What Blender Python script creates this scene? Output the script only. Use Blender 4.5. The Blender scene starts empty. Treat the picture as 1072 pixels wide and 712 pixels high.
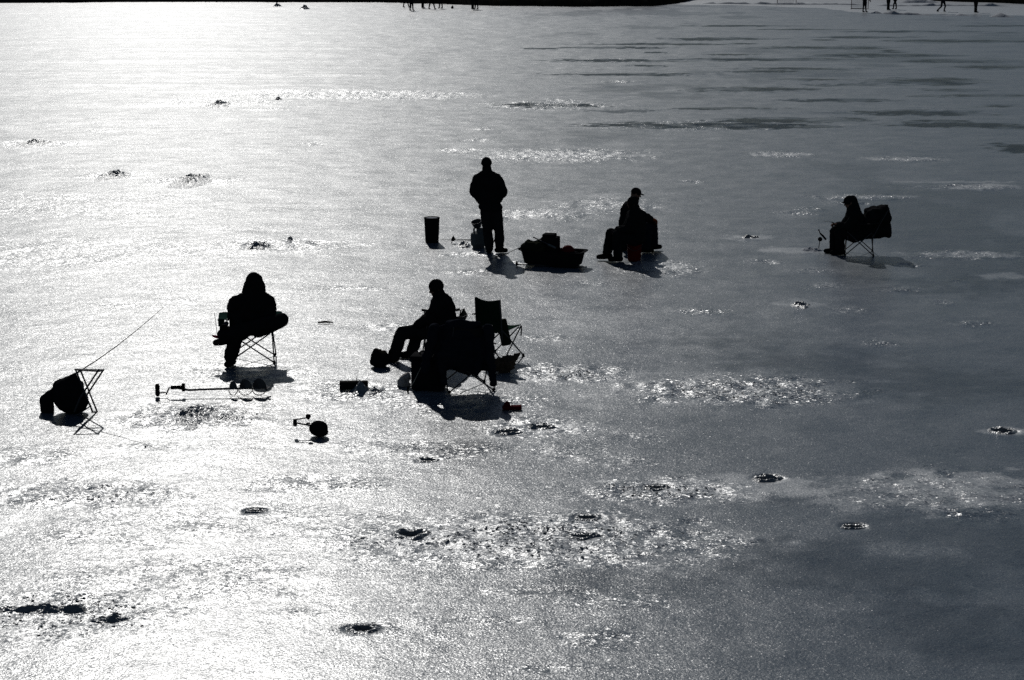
import bpy, bmesh, math, random
import numpy as np
from mathutils import Vector, Matrix, noise as mnoise

random.seed(7)
rng = np.random.default_rng(7)
R = math.radians
scene = bpy.context.scene
C = scene.collection

# ------------------------------------------------------------------ camera
CAM_H, F, W0, H0, HOR = 5.66, 2084.0, 1072.0, 712.0, -58.0
PITCH = math.atan((H0 / 2 - HOR) / F)
cam_d = bpy.data.cameras.new('camera')
cam_d.sensor_width = 36.0
cam_d.lens = 36.0 * F / W0
cam_d.clip_start, cam_d.clip_end = 0.1, 5000
cam = bpy.data.objects.new('camera', cam_d)
C.objects.link(cam)
cam.location = (0, 0, CAM_H)
cam.rotation_euler = (R(90) - PITCH, 0, 0)
scene.camera = cam

# ------------------------------------------------------------------ sky, sun, exposure
SUN_EL, SUN_AZ = R(32), R(-9.8)          # azimuth measured from +Y towards +X
SKY_STRENGTH, SUN_STRENGTH = 0.05, 4.5
EXPOSURE = -1.06
world = bpy.data.worlds.new('World')
scene.world = world
world.use_nodes = True
wn = world.node_tree
bg = wn.nodes['Background']
sky = wn.nodes.new('ShaderNodeTexSky')
sky.sky_type = 'NISHITA'
sky.sun_disc = False
sky.sun_elevation = SUN_EL
sky.sun_rotation = SUN_AZ
sky.air_density = 1.0
sky.dust_density = 0.3
wn.links.new(sky.outputs[0], bg.inputs[0])
bg.inputs[1].default_value = SKY_STRENGTH
sun_d = bpy.data.lights.new('sun', 'SUN')
sun_d.energy = SUN_STRENGTH
sun_d.angle = R(0.53)
sun_d.color = (1.0, 0.985, 0.955)
sun = bpy.data.objects.new('sun', sun_d)
C.objects.link(sun)
to_sun = Vector((math.sin(SUN_AZ) * math.cos(SUN_EL), math.cos(SUN_AZ) * math.cos(SUN_EL), math.sin(SUN_EL)))
sun.rotation_euler = to_sun.to_track_quat('Z', 'Y').to_euler()
sun.location = to_sun * 100
vs = scene.view_settings
vs.view_transform = 'Standard'
vs.look = 'None'
vs.gamma = 1
vs.use_curve_mapping = False
vs.exposure = EXPOSURE
scene.cycles.use_denoising = False
scene.cycles.max_bounces = 6

# ------------------------------------------------------------------ measuring helpers
def dist(py):
    """ground distance in metres of a photograph row"""
    return CAM_H / math.tan(PITCH + math.atan((py - H0 / 2) / F))

def ground(px, py, z=0.0):
    D = dist(py)
    depth = D * math.cos(PITCH) + CAM_H * math.sin(PITCH)
    return Vector(((px - W0 / 2) / F * depth, D, z))

def scale_at(py):
    D = dist(py)
    return F / (D * math.cos(PITCH) + CAM_H * math.sin(PITCH))

class Frame:
    """metric frame standing on the ice: x right, y away, z up"""
    def __init__(s, bx, by):
        s.bx, s.by = bx, by
        s.o = ground(bx, by)
        s.s = scale_at(by)
        s.d = math.atan2(CAM_H, s.o.y)
    def __call__(s, px, py, Y=0.0):
        return Vector(((px - s.bx) / s.s, Y, ((s.by - py) / s.s - Y * math.sin(s.d)) / math.cos(s.d)))

# ------------------------------------------------------------------ materials
def new_mat(name):
    m = bpy.data.materials.new(name)
    m.use_nodes = True
    return m, m.node_tree, m.node_tree.nodes['Principled BSDF']

def mat(name, col, rough=0.8, metal=0.0, var=0.35, scale=14.0, bump=0.25, bscale=60.0, spec=0.02):
    m, nt, b = new_mat(name)
    tc = nt.nodes.new('ShaderNodeTexCoord')
    n = nt.nodes.new('ShaderNodeTexNoise')
    n.inputs['Scale'].default_value = scale
    n.inputs['Detail'].default_value = 5
    nt.links.new(tc.outputs['Object'], n.inputs['Vector'])
    mx = nt.nodes.new('ShaderNodeMix')
    mx.data_type = 'RGBA'
    mx.inputs[6].default_value = (*[c * (1 - var) for c in col], 1)
    mx.inputs[7].default_value = (*[min(1, c * (1 + var)) for c in col], 1)
    nt.links.new(n.outputs['Fac'], mx.inputs[0])
    nt.links.new(mx.outputs[2], b.inputs['Base Color'])
    b.inputs['Roughness'].default_value = rough
    b.inputs['Metallic'].default_value = metal
    b.inputs['Specular IOR Level'].default_value = spec
    if spec < .05: b.inputs['IOR'].default_value = 1.12
    n2 = nt.nodes.new('ShaderNodeTexNoise')
    n2.inputs['Scale'].default_value = bscale
    nt.links.new(tc.outputs['Object'], n2.inputs['Vector'])
    bp = nt.nodes.new('ShaderNodeBump')
    bp.inputs['Strength'].default_value = bump
    bp.inputs['Distance'].default_value = 0.01
    nt.links.new(n2.outputs['Fac'], bp.inputs['Height'])
    nt.links.new(bp.outputs[0], b.inputs['Normal'])
    return m

M = dict(
    black=mat('black_cloth', (.013, .013, .014), .92),
    navy=mat('navy_cloth', (.012, .014, .02), .9),
    char=mat('charcoal_cloth', (.018, .018, .018), .9),
    brown=mat('brown_cloth', (.022, .017, .013), .9),
    olive=mat('olive_cloth', (.018, .02, .013), .9),
    rubber=mat('black_rubber', (.01, .01, .01), .7),
    skin=mat('skin', (.16, .095, .07), .7, var=.1, bump=.05),
    green=mat('green_canvas', (.007, .026, .021), .85),
    dkgreen=mat('dark_green_canvas', (.006, .022, .013), .85),
    blue=mat('blue_canvas', (.02, .06, .2), .8),
    red=mat('red_plastic', (.10, .008, .007), .45, var=.15, bump=.05),
    dred=mat('dull_red_plastic', (.08, .010, .011), .6, var=.15, bump=.05),
    pink=mat('red_painted_lure', (.5, .03, .06), .4, var=.1, bump=.02),
    rust=mat('rust_orange_knit', (.16, .04, .014), .9),
    plastic=mat('black_plastic', (.012, .012, .013), .75, bump=.05),
    grey=mat('grey_painted_steel', (.1, .11, .11), .5, bump=.05),
    steel=mat('dark_steel', (.06, .06, .065), .45, metal=.6, bump=.08),
    fur=mat('tan_fur', (.07, .05, .035), .95, var=.5, scale=25, bump=.8),
    pale=mat('pale_plastic_bag', (.35, .32, .3), .5, var=.3),
    lightpole=mat('pale_wood_pole', (.3, .27, .22), .6),
    wood=mat('weathered_board', (.015, .014, .013), .75, scale=30),
    earth=mat('dark_shore_earth', (.02, .018, .016), .95, var=.7, scale=.8, bump=.6, bscale=2),
    reed=mat('dry_reed', (.04, .034, .022), .9, var=.5),
    mesh=mat('net_cord', (.05, .05, .05), .8),
)

def slush_mat(name, col, var=.25, rough=.5, spec=.5):
    m, nt, b = new_mat(name)
    tc = nt.nodes.new('ShaderNodeTexCoord')
    n = nt.nodes.new('ShaderNodeTexNoise')
    n.inputs['Scale'].default_value = 22
    n.inputs['Detail'].default_value = 6
    nt.links.new(tc.outputs['Object'], n.inputs['Vector'])
    mx = nt.nodes.new('ShaderNodeMix'); mx.data_type = 'RGBA'
    mx.inputs[6].default_value = (*[c * (1 - var) for c in col], 1)
    mx.inputs[7].default_value = (*[c * (1 + var) for c in col], 1)
    nt.links.new(n.outputs['Fac'], mx.inputs[0])
    nt.links.new(mx.outputs[2], b.inputs['Base Color'])
    b.inputs['Roughness'].default_value = rough
    b.inputs['Specular IOR Level'].default_value = spec
    b.inputs['IOR'].default_value = 1.31
    v = nt.nodes.new('ShaderNodeTexVoronoi')
    v.inputs['Scale'].default_value = 45
    nt.links.new(tc.outputs['Object'], v.inputs['Vector'])
    bp = nt.nodes.new('ShaderNodeBump')
    bp.inputs['Strength'].default_value = .5
    bp.inputs['Distance'].default_value = .02
    nt.links.new(v.outputs['Distance'], bp.inputs['Height'])
    nt.links.new(bp.outputs[0], b.inputs['Normal'])
    return m
M['slush'] = slush_mat('wet_slush', (.13, .145, .16), rough=.36, spec=.95)
M['chip'] = slush_mat('clear_ice_chip', (.26, .28, .30), rough=.35, spec=.9)
M['snow'] = slush_mat('old_snow', (.32, .335, .36), rough=.9, spec=.1)

def water_mat():
    m, nt, b = new_mat('hole_water')
    tc = nt.nodes.new('ShaderNodeTexCoord')
    n = nt.nodes.new('ShaderNodeTexNoise'); n.inputs['Scale'].default_value = 6
    nt.links.new(tc.outputs['Object'], n.inputs['Vector'])
    rp = nt.nodes.new('ShaderNodeMapRange')
    rp.inputs['To Min'].default_value = .04; rp.inputs['To Max'].default_value = .14
    nt.links.new(n.outputs['Fac'], rp.inputs['Value'])
    nt.links.new(rp.outputs[0], b.inputs['Roughness'])
    b.inputs['Base Color'].default_value = (.006, .009, .011, 1)
    b.inputs['IOR'].default_value = 1.33
    return m
M['water'] = water_mat()

def ice_mat():
    m, nt, b = new_mat('lake_ice')
    N, L = nt.nodes, nt.links
    tc = N.new('ShaderNodeTexCoord')
    P = tc.outputs['Object']
    def attr(name):
        a = N.new('ShaderNodeAttribute'); a.attribute_name = name
        return a.outputs['Fac']
    frost, clear, chop = attr('frost'), attr('clear'), attr('chop')
    def noise(scale, detail=4, vec=None, rough=.55):
        n = N.new('ShaderNodeTexNoise')
        n.inputs['Scale'].default_value = scale
        n.inputs['Detail'].default_value = detail
        n.inputs['Roughness'].default_value = rough
        L.new(vec or P, n.inputs['Vector'])
        return n.outputs['Fac']
    def math_(op, a, b_=None, c=None, clamp=False):
        n = N.new('ShaderNodeMath'); n.operation = op; n.use_clamp = clamp
        for i, v in enumerate((a, b_, c)):
            if v is None: continue
            if isinstance(v, (int, float)): n.inputs[i].default_value = v
            else: L.new(v, n.inputs[i])
        return n.outputs[0]
    def maprange(v, a, b_, c, d):
        n = N.new('ShaderNodeMapRange')
        for k, x in zip(('From Min', 'From Max', 'To Min', 'To Max'), (a, b_, c, d)): n.inputs[k].default_value = x
        L.new(v, n.inputs['Value'])
        return n.outputs[0]
    def mix(f, a, b_):
        n = N.new('ShaderNodeMix'); n.data_type = 'RGBA'
        L.new(f, n.inputs[0])
        for i, v in ((6, a), (7, b_)):
            if isinstance(v, tuple): n.inputs[i].default_value = v
            else: L.new(v, n.inputs[i])
        return n.outputs[2]
    # fine frost breaks the wide masks into grains
    grain = noise(28, 5, rough=.7)
    fr = math_('MULTIPLY_ADD', math_('SUBTRACT', grain, .5), 1.3, frost)
    fr = maprange(fr, .25, .75, 0, 1)
    mott = noise(1.1, 6, rough=.62)
    base = mix(maprange(mott, .35, .65, 0, 1), (.048, .068, .092, 1), (.080, .100, .124, 1))
    base = mix(clear, base, (.012, .024, .040, 1))
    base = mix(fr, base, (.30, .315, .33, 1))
    L.new(base, b.inputs['Base Color'])
    # gloss
    ro = math_('ADD', maprange(mott, .3, .7, .285, .36), math_('MULTIPLY', clear, -.10))
    ro = math_('ADD', ro, math_('MULTIPLY', fr, .06))
    L.new(ro, b.inputs['Roughness'])
    L.new(math_('MULTIPLY_ADD', clear, -.22, 1.31), b.inputs['IOR'])
    L.new(math_('MULTIPLY_ADD', clear, -.70, .86), b.inputs['Specular IOR Level'])
    # ice crystals: every small cell is a facet with its own tilt
    def vscale(v, k):
        n = N.new('ShaderNodeVectorMath'); n.operation = 'SCALE'
        L.new(v, n.inputs[0])
        if isinstance(k, (int, float)): n.inputs['Scale'].default_value = k
        else: L.new(k, n.inputs['Scale'])
        return n.outputs[0]
    def facets(scale, seed):
        mp = N.new('ShaderNodeMapping')
        mp.inputs['Location'].default_value = (seed, seed * 1.7, 0)
        L.new(P, mp.inputs['Vector'])
        v = N.new('ShaderNodeTexVoronoi'); v.voronoi_dimensions = '2D'
        v.inputs['Scale'].default_value = scale
        L.new(mp.outputs[0], v.inputs['Vector'])
        s = N.new('ShaderNodeVectorMath'); s.operation = 'SUBTRACT'
        L.new(v.outputs['Color'], s.inputs[0]); s.inputs[1].default_value = (.5, .5, .5)
        sx = N.new('ShaderNodeSeparateXYZ'); L.new(v.outputs['Color'], sx.inputs[0])
        # most crystals lie almost flat, a few stand up and flash
        return vscale(s.outputs[0], math_('MULTIPLY_ADD', math_('POWER', sx.outputs[2], 6.0), 2.4, .62))
    def vadd(a, b_):
        n = N.new('ShaderNodeVectorMath'); n.operation = 'ADD'
        L.new(a, n.inputs[0]); L.new(b_, n.inputs[1])
        return n.outputs[0]
    amp1 = math_('MULTIPLY_ADD', chop, .22, math_('MULTIPLY_ADD', clear, -.05, .11))
    amp2 = math_('MULTIPLY_ADD', chop, .40, math_('MULTIPLY_ADD', clear, -.02, .05))
    tilt = vadd(vscale(facets(85, 3.1), amp1), vscale(facets(30, 11.3), amp2))
    flat = N.new('ShaderNodeVectorMath'); flat.operation = 'MULTIPLY'
    L.new(tilt, flat.inputs[0]); flat.inputs[1].default_value = (1, 1, 0)
    bp = N.new('ShaderNodeBump')
    bp.inputs['Strength'].default_value = .22
    bp.inputs['Distance'].default_value = .05
    hsum = math_('ADD', math_('MULTIPLY', noise(45, 3), .45), math_('MULTIPLY', noise(1.3, 3), 2.0))
    L.new(hsum, bp.inputs['Height'])
    nn = N.new('ShaderNodeVectorMath'); nn.operation = 'NORMALIZE'
    L.new(vadd(bp.outputs[0], flat.outputs[0]), nn.inputs[0])
    L.new(nn.outputs[0], b.inputs['Normal'])
    return m
M['ice'] = ice_mat()

# ------------------------------------------------------------------ mesh helpers
def link(name, me, parent=None):
    o = bpy.data.objects.new(name, me)
    C.objects.link(o)
    if parent is not None: o.parent = parent
    return o

def tag(o, label=None, cat=None, group=None, kind=None):
    if label: o['label'] = label
    if cat: o['category'] = cat
    if group: o['group'] = group
    if kind: o['kind'] = kind
    return o

def thing(name, loc, label, cat, rz=0.0, group=None):
    o = bpy.data.objects.new(name, None)
    o.empty_display_size = .1
    C.objects.link(o)
    o.location = loc
    o.rotation_euler = (0, 0, rz)
    return tag(o, label, cat, group)

V = Vector
class MB:
    """collects shapes; build() links them as ONE mesh object"""
    def __init__(s): s.v, s.f = [], []
    def add(s, vs, fs):
        n = len(s.v)
        s.v += [tuple(v) for v in vs]
        s.f += [tuple(i + n for i in f) for f in fs]
        return s
    def ball(s, c, r, axes=None, nu=14, nv=9):
        c = V(c)
        r = V((r, r, r)) if isinstance(r, (int, float)) else V(r)
        A = axes or Matrix.Identity(3)
        vs = [c + A @ V((0, 0, r.z))]
        for i in range(1, nv):
            t = math.pi * i / nv
            for j in range(nu):
                p = 2 * math.pi * j / nu
                vs.append(c + A @ V((r.x * math.sin(t) * math.cos(p), r.y * math.sin(t) * math.sin(p), r.z * math.cos(t))))
        vs.append(c - A @ V((0, 0, r.z)))
        fs = [(0, 1 + j, 1 + (j + 1) % nu) for j in range(nu)]
        for i in range(nv - 2):
            for j in range(nu):
                a = 1 + i * nu + j; b = 1 + i * nu + (j + 1) % nu
                fs.append((a, a + nu, b + nu, b))
        last = len(vs) - 1; k = 1 + (nv - 2) * nu
        fs += [(k + (j + 1) % nu, k + j, last) for j in range(nu)]
        return s.add(vs, fs)
    def tube(s, pts, r, n=8, cap=True):
        pts = [V(p) for p in pts]
        rs = r if isinstance(r, (list, tuple)) else [r] * len(pts)
        vs, fs = [], []
        up = None
        for i, p in enumerate(pts):
            d = (pts[min(i + 1, len(pts) - 1)] - pts[max(i - 1, 0)])
            d = d.normalized() if d.length > 1e-9 else V((0, 0, 1))
            if up is None:
                up = V((0, 0, 1)) if abs(d.z) < .9 else V((1, 0, 0))
            x = d.cross(up).normalized(); up = x.cross(d).normalized()
            for j in range(n):
                a = 2 * math.pi * j / n
                vs.append(p + (x * math.cos(a) + up * math.sin(a)) * rs[i])
        for i in range(len(pts) - 1):
            for j in range(n):
                a = i * n + j; b = i * n + (j + 1) % n
                fs.append((a, b, b + n, a + n))
        if cap:
            fs.append(tuple(reversed(range(n))))
            k = (len(pts) - 1) * n
            fs.append(tuple(range(k, k + n)))
        return s.add(vs, fs)
    def limb(s, a, b, ra, rb):
        s.tube([a, b], [ra, rb], 12)
        s.ball(a, ra, nu=12, nv=8); s.ball(b, rb, nu=12, nv=8)
        return s
    def box(s, c, size, axes=None, bev=0.0):
        c = V(c); A = axes or Matrix.Identity(3)
        h = V(size) / 2
        if bev <= 0:
            vs = [c + A @ V((sx * h.x, sy * h.y, sz * h.z)) for sx in (-1, 1) for sy in (-1, 1) for sz in (-1, 1)]
            return s.add(vs, [(0, 1, 3, 2), (4, 6, 7, 5), (0, 4, 5, 1), (2, 3, 7, 6), (0, 2, 6, 4), (1, 5, 7, 3)])
        bm = bmesh.new()
        bmesh.ops.create_cube(bm, size=1)
        for v in bm.verts: v.co = V((v.co.x * size[0], v.co.y * size[1], v.co.z * size[2]))
        bmesh.ops.bevel(bm, geom=list(bm.edges), offset=bev, segments=2, affect='EDGES', profile=.5)
        bm.verts.ensure_lookup_table()
        for i, v in enumerate(bm.verts): v.index = i
        s.add([c + A @ v.co for v in bm.verts], [[v.index for v in f.verts] for f in bm.faces])
        bm.free()
        return s
    def lathe(s, prof, c=(0, 0, 0), n=24, axes=None):
        c = V(c); A = axes or Matrix.Identity(3)
        vs, fs = [], []
        for (r, z) in prof:
            for j in range(n):
                a = 2 * math.pi * j / n
                vs.append(c + A @ V((r * math.cos(a), r * math.sin(a), z)))
        for i in range(len(prof) - 1):
            for j in range(n):
                a = i * n + j; b = i * n + (j + 1) % n
                fs.append((a, b, b + n, a + n))
        fs.append(tuple(reversed(range(n))))
        k = (len(prof) - 1) * n
        fs.append(tuple(range(k, k + n)))
        return s.add(vs, fs)
    def sheet(s, fn, nu, nv, th):
        """a cloth fn(u,v) -> point, given a thickness th"""
        g = [[V(fn(i / nu, j / nv)) for j in range(nv + 1)] for i in range(nu + 1)]
        nrm = [[None] * (nv + 1) for _ in range(nu + 1)]
        for i in range(nu + 1):
            for j in range(nv + 1):
                du = g[min(i + 1, nu)][j] - g[max(i - 1, 0)][j]
                dv = g[i][min(j + 1, nv)] - g[i][max(j - 1, 0)]
                n = du.cross(dv)
                nrm[i][j] = n.normalized() if n.length > 1e-12 else V((0, 0, 1))
        k = (nu + 1) * (nv + 1)
        idx = lambda i, j: i * (nv + 1) + j
        vs = [g[i][j] + nrm[i][j] * th / 2 for i in range(nu + 1) for j in range(nv + 1)]
        vs += [g[i][j] - nrm[i][j] * th / 2 for i in range(nu + 1) for j in range(nv + 1)]
        fs = []
        for i in range(nu):
            for j in range(nv):
                a, b, c, d = idx(i, j), idx(i + 1, j), idx(i + 1, j + 1), idx(i, j + 1)
                fs.append((a, b, c, d)); fs.append((k + d, k + c, k + b, k + a))
        for i in range(nu):
            a, b = idx(i, 0), idx(i + 1, 0); fs.append((b, a, k + a, k + b))
            a, b = idx(i, nv), idx(i + 1, nv); fs.append((a, b, k + b, k + a))
        for j in range(nv):
            a, b = idx(0, j), idx(0, j + 1); fs.append((a, b, k + b, k + a))
            a, b = idx(nu, j), idx(nu, j + 1); fs.append((b, a, k + a, k + b))
        return s.add(vs, fs)
    def mesh(s, name, m, smooth=True):
        me = bpy.data.meshes.new(name)
        me.from_pydata(s.v, [], s.f)
        me.validate()
        me.materials.append(M[m])
        if smooth:
            me.polygons.foreach_set('use_smooth', [True] * len(me.polygons))
            me.set_sharp_from_angle(angle=R(42))
        me.update()
        return me
    def build(s, name, m, parent=None, smooth=True):
        return link(name, s.mesh(name, m, smooth), parent)
    def fuse(s, name, m, parent=None, voxel=.014, it=4, wrinkle=0.0, wscale=9.0, floor=None):
        """melts the shapes into one continuous skin"""
        raw = s.mesh(name + '_raw', m, False)
        t = bpy.data.objects.new('tmp', raw); C.objects.link(t)
        md = t.modifiers.new('r', 'REMESH'); md.mode = 'VOXEL'; md.voxel_size = voxel; md.use_smooth_shade = True
        sm = t.modifiers.new('s', 'SMOOTH'); sm.iterations = it; sm.factor = .5
        dg = bpy.context.evaluated_depsgraph_get()
        me = bpy.data.meshes.new_from_object(t.evaluated_get(dg))
        bpy.data.objects.remove(t); bpy.data.meshes.remove(raw)
        me.name = name
        if not me.materials: me.materials.append(M[m])
        if wrinkle or floor is not None:
            off = V((random.uniform(0, 50), random.uniform(0, 50), 0))
            nr = [v.normal.copy() for v in me.vertices]
            for v, n in zip(me.vertices, nr):
                if wrinkle:
                    q = v.co * wscale + off
                    q.z *= 1.6
                    w = mnoise.noise(q) + .5 * mnoise.noise(q * 2.3)
                    v.co += n * (wrinkle * (w - .15))
                if floor is not None and v.co.z < floor: v.co.z = floor
        me.polygons.foreach_set('use_smooth', [True] * len(me.polygons))
        me.update()
        return link(name, me, parent)

def axes_from(z, x=None):
    z = V(z).normalized()
    x = V(x) if x is not None else (V((1, 0, 0)) if abs(z.x) < .9 else V((0, 1, 0)))
    x = (x - z * x.dot(z)).normalized()
    y = z.cross(x)
    return Matrix((x, y, z)).transposed()

def rotz(a): return Matrix.Rotation(a, 3, 'Z')

# ------------------------------------------------------------------ noise on arrays
def hash2(i, j, seed):
    h = (i.astype(np.int64) * 374761393 + j.astype(np.int64) * 668265263 + seed * 1442695041) & 0x7fffffff
    h = ((h ^ (h >> 13)) * 1274126177) & 0x7fffffff
    return ((h ^ (h >> 16)) & 0xffff) / 65535.0
def vnoise(x, y, seed=0):
    i, j = np.floor(x), np.floor(y)
    fx, fy = x - i, y - j
    fx = fx * fx * (3 - 2 * fx); fy = fy * fy * (3 - 2 * fy)
    a, b = hash2(i, j, seed), hash2(i + 1, j, seed)
    c, d = hash2(i, j + 1, seed), hash2(i + 1, j + 1, seed)
    return (a * (1 - fx) + b * fx) * (1 - fy) + (c * (1 - fx) + d * fx) * fy
def fbm(x, y, seed=0, oct=4):
    t, a, n = 0, .5, 0
    for k in range(oct):
        t = t + a * vnoise(x * 2 ** k + 17.3 * k, y * 2 ** k - 9.1 * k, seed + k); n += a; a *= .5
    return t / n
def sstep(x, a, b):
    t = np.clip((x - a) / (b - a), 0, 1)
    return t * t * (3 - 2 * t)

# ------------------------------------------------------------------ lake ice
def grow(start, step, g, end):
    out, x, s_ = [], start, step
    while x < end:
        s_ *= g; x += s_; out.append(x)
    return out
half = list(np.arange(0, 9.001, .07))
half += grow(half[-1], .07, 1.03, 55)
half += grow(half[-1], 1.4, 1.25, 1600)
xs = np.array([-x for x in reversed(half[1:])] + half)
ys = [-300, -80, -25, -5, 4, 8, 10.5, 12, 12.6, 13]
y = 13.0
while y < 215:
    y += max(.05, .0036 * y); ys.append(y)
ys += grow(y, .8, 1.3, 1500)
ys = np.array(ys)
X, Y = np.meshgrid(xs, ys)

def spot(px, py, hw, hh, wob=.5, soft=.35, seed=1, n=1.0):
    """a patch with a ragged outline lying at its real place on the ice"""
    c = ground(px, py)
    a = hw / scale_at(py)
    b = abs(dist(py - hh) - dist(py + hh)) / 2
    dx, dy = (X - c.x) / a, (Y - c.y) / b
    near = (np.abs(dx) < 2.2) & (np.abs(dy) < 2.2)
    out = np.zeros_like(X)
    xx, yy = dx[near], dy[near]
    fx = X[near] / max(.25, a * .35 * n); fy = Y[near] / max(.25, b * .35 * n)
    rr = np.sqrt(xx ** 2 + yy ** 2) + wob * (fbm(fx, fy, seed, 5) - .5) * 2
    out[near] = 1 - sstep(rr, 1 - soft, 1 + soft)
    return out

# dark smooth refrozen melt patches (x, y, half width, half height on the photograph)
CLEAR = [(840, 125, 70, 3.2), (750, 131, 110, 4), (965, 85, 55, 4.5), (790, 93, 60, 3), (640, 63, 55, 2), (860, 50, 60, 2),
         (930, 58, 60, 2.2), (1040, 70, 40, 2.2), (575, 110, 45, 3), (700, 46, 60, 1.5), (800, 62, 60, 1.8), (1000, 43, 60, 1.6),
         (760, 40, 50, 1.3), (905, 39, 40, 1.2), (1065, 155, 20, 6), (960, 118, 60, 3), (880, 105, 50, 2), (650, 78, 60, 1.6),
         (1030, 100, 50, 2), (990, 64, 40, 1.6), (840, 72, 50, 1.5), (640, 50, 45, 1.2), (960, 33, 60, 1.0), (850, 31, 50, .9),
         (770, 27, 50, .9), (1040, 27, 40, .9), (690, 131, 50, 3), (1000, 130, 60, 3),
         (900, 590, 170, 26), (1010, 560, 90, 28), (980, 400, 120, 18), (640, 610, 110, 16), (1000, 660, 100, 30), (850, 380, 90, 16),
         (800, 415, 80, 7), (860, 520, 70, 8), (960, 540, 70, 12), (480, 470, 50, 8), (1010, 300, 60, 10), (740, 350, 70, 12)]
FROST_GLINTS = [(785, 508, 120, 13, .9), (1000, 508, 90, 20, 1.0), (960, 520, 100, 16, .7), (710, 405, 170, 22, .55), (590, 392, 70, 8, .6),
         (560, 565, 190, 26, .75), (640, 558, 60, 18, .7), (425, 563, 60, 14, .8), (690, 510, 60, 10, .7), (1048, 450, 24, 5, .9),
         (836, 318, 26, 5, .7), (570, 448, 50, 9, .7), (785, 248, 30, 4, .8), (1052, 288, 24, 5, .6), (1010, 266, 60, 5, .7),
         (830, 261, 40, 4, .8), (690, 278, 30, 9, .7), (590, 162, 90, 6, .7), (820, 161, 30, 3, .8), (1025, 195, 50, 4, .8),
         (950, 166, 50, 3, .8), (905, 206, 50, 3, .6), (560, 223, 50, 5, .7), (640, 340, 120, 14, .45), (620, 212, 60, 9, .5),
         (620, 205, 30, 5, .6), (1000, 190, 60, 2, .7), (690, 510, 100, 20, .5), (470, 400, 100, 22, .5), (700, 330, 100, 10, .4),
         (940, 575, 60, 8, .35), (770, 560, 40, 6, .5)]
CHOP = [(600, 563, 150, 24, 1.0), (425, 566, 70, 16, 1.0), (770, 408, 110, 14, 1.0), (590, 390, 60, 8, .8), (690, 512, 80, 12, .9),
        (1000, 515, 90, 22, .7), (70, 640, 110, 26, .5), (200, 600, 120, 18, .45), (90, 515, 100, 12, .9), (200, 435, 70, 12, 1.0),
        (250, 545, 160, 16, .25), (330, 505, 60, 8, .8), (470, 470, 60, 8, .6), (380, 657, 30, 6, .8), (225, 107, 60, 4, .9),
        (35, 150, 45, 3.5, 1.0), (120, 183, 30, 3, 1.2), (200, 189, 40, 3.5, 1.2), (295, 255, 60, 5, 1.1), (350, 98, 120, 4, .8),
        (400, 100, 80, 4, .6), (575, 110, 60, 4, .7), (640, 63, 40, 2, .4), (750, 131, 110, 5, .5), (590, 162, 80, 6, .8),
        (950, 166, 40, 3, .9), (1025, 195, 40, 3, .9), (820, 161, 30, 3, .9), (905, 206, 50, 3, .8), (1010, 266, 60, 5, .7),
        (690, 280, 40, 8, .7), (370, 410, 50, 10, .9), (560, 446, 50, 10, .8), (480, 420, 80, 12, .5), (250, 390, 60, 10, .5),
        (60, 215, 120, 12, .3), (140, 260, 140, 10, .3), (60, 265, 90, 14, .4), (640, 215, 50, 8, .5), (560, 223, 50, 5, .6)]
sr = random.Random(11)
for k in range(34):
    v_ = sr.random() ** .8
    CLEAR.append((sr.uniform(560, 1075), 26 + 108 * v_, sr.uniform(10, 30) * (.6 + v_), sr.uniform(.5, 1.0) + 1.3 * v_))
for k in range(46):
    v_ = sr.random() ** .7
    CHOP.append((sr.uniform(60, 1040), 60 + 300 * v_, sr.uniform(8, 26), sr.uniform(.7, 1.5) + 2.0 * v_, sr.uniform(.35, .8)))
for k in range(26):
    CHOP.append((sr.uniform(20, 700), sr.uniform(420, 700), sr.uniform(15, 60), sr.uniform(3, 9), sr.uniform(.2, .55)))
clear = np.zeros_like(X); frost = np.zeros_like(X); chop = np.zeros_like(X)
for k, (a, b, c, d) in enumerate(CLEAR):
    clear = np.maximum(clear, spot(a, b, c * 1.1, d * .8, .95, .2, 30 + k, .5) if b < 200 else .32 * spot(a, b, c, d, 1.0, .6, 30 + k, .5))
for k, (a, b, c, d, w) in enumerate(FROST_GLINTS):
    frost = np.maximum(frost, spot(a, b, c, d * (.65 if b < 300 else .9), .95, .5, 90 + k, .5) * w * .78)  # far streaks among the frost are thin sun glints painted pale
for k, (a, b, c, d, w) in enumerate(CHOP):
    chop = np.maximum(chop, spot(a, b, c, d, .6, .5, 190 + k, .6) * w)
big = fbm(X * .22, Y * .10, 5, 5)
mid = fbm(X * .9, Y * .45, 8, 5)
frost = np.clip(np.maximum(frost, .28 * sstep(mid, .56, .75) * sstep(big, .40, .6)), 0, 1)
clear *= .58 + .5 * sstep(fbm(X * .7, Y * .55, 77, 4), .36, .54)
clear = np.clip(clear + .3 * sstep(big, .56, .70) * sstep(X, -1, 5), 0, 1)
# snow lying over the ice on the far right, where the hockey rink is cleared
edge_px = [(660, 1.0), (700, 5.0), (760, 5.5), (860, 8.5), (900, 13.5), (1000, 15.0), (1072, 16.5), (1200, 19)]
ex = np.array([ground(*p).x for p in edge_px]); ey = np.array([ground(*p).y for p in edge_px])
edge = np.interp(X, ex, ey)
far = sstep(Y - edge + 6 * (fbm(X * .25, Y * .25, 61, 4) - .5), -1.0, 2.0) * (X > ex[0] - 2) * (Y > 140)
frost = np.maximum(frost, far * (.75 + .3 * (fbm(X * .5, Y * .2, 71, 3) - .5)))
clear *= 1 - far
clear = np.clip(clear - frost, 0, 1)
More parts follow.
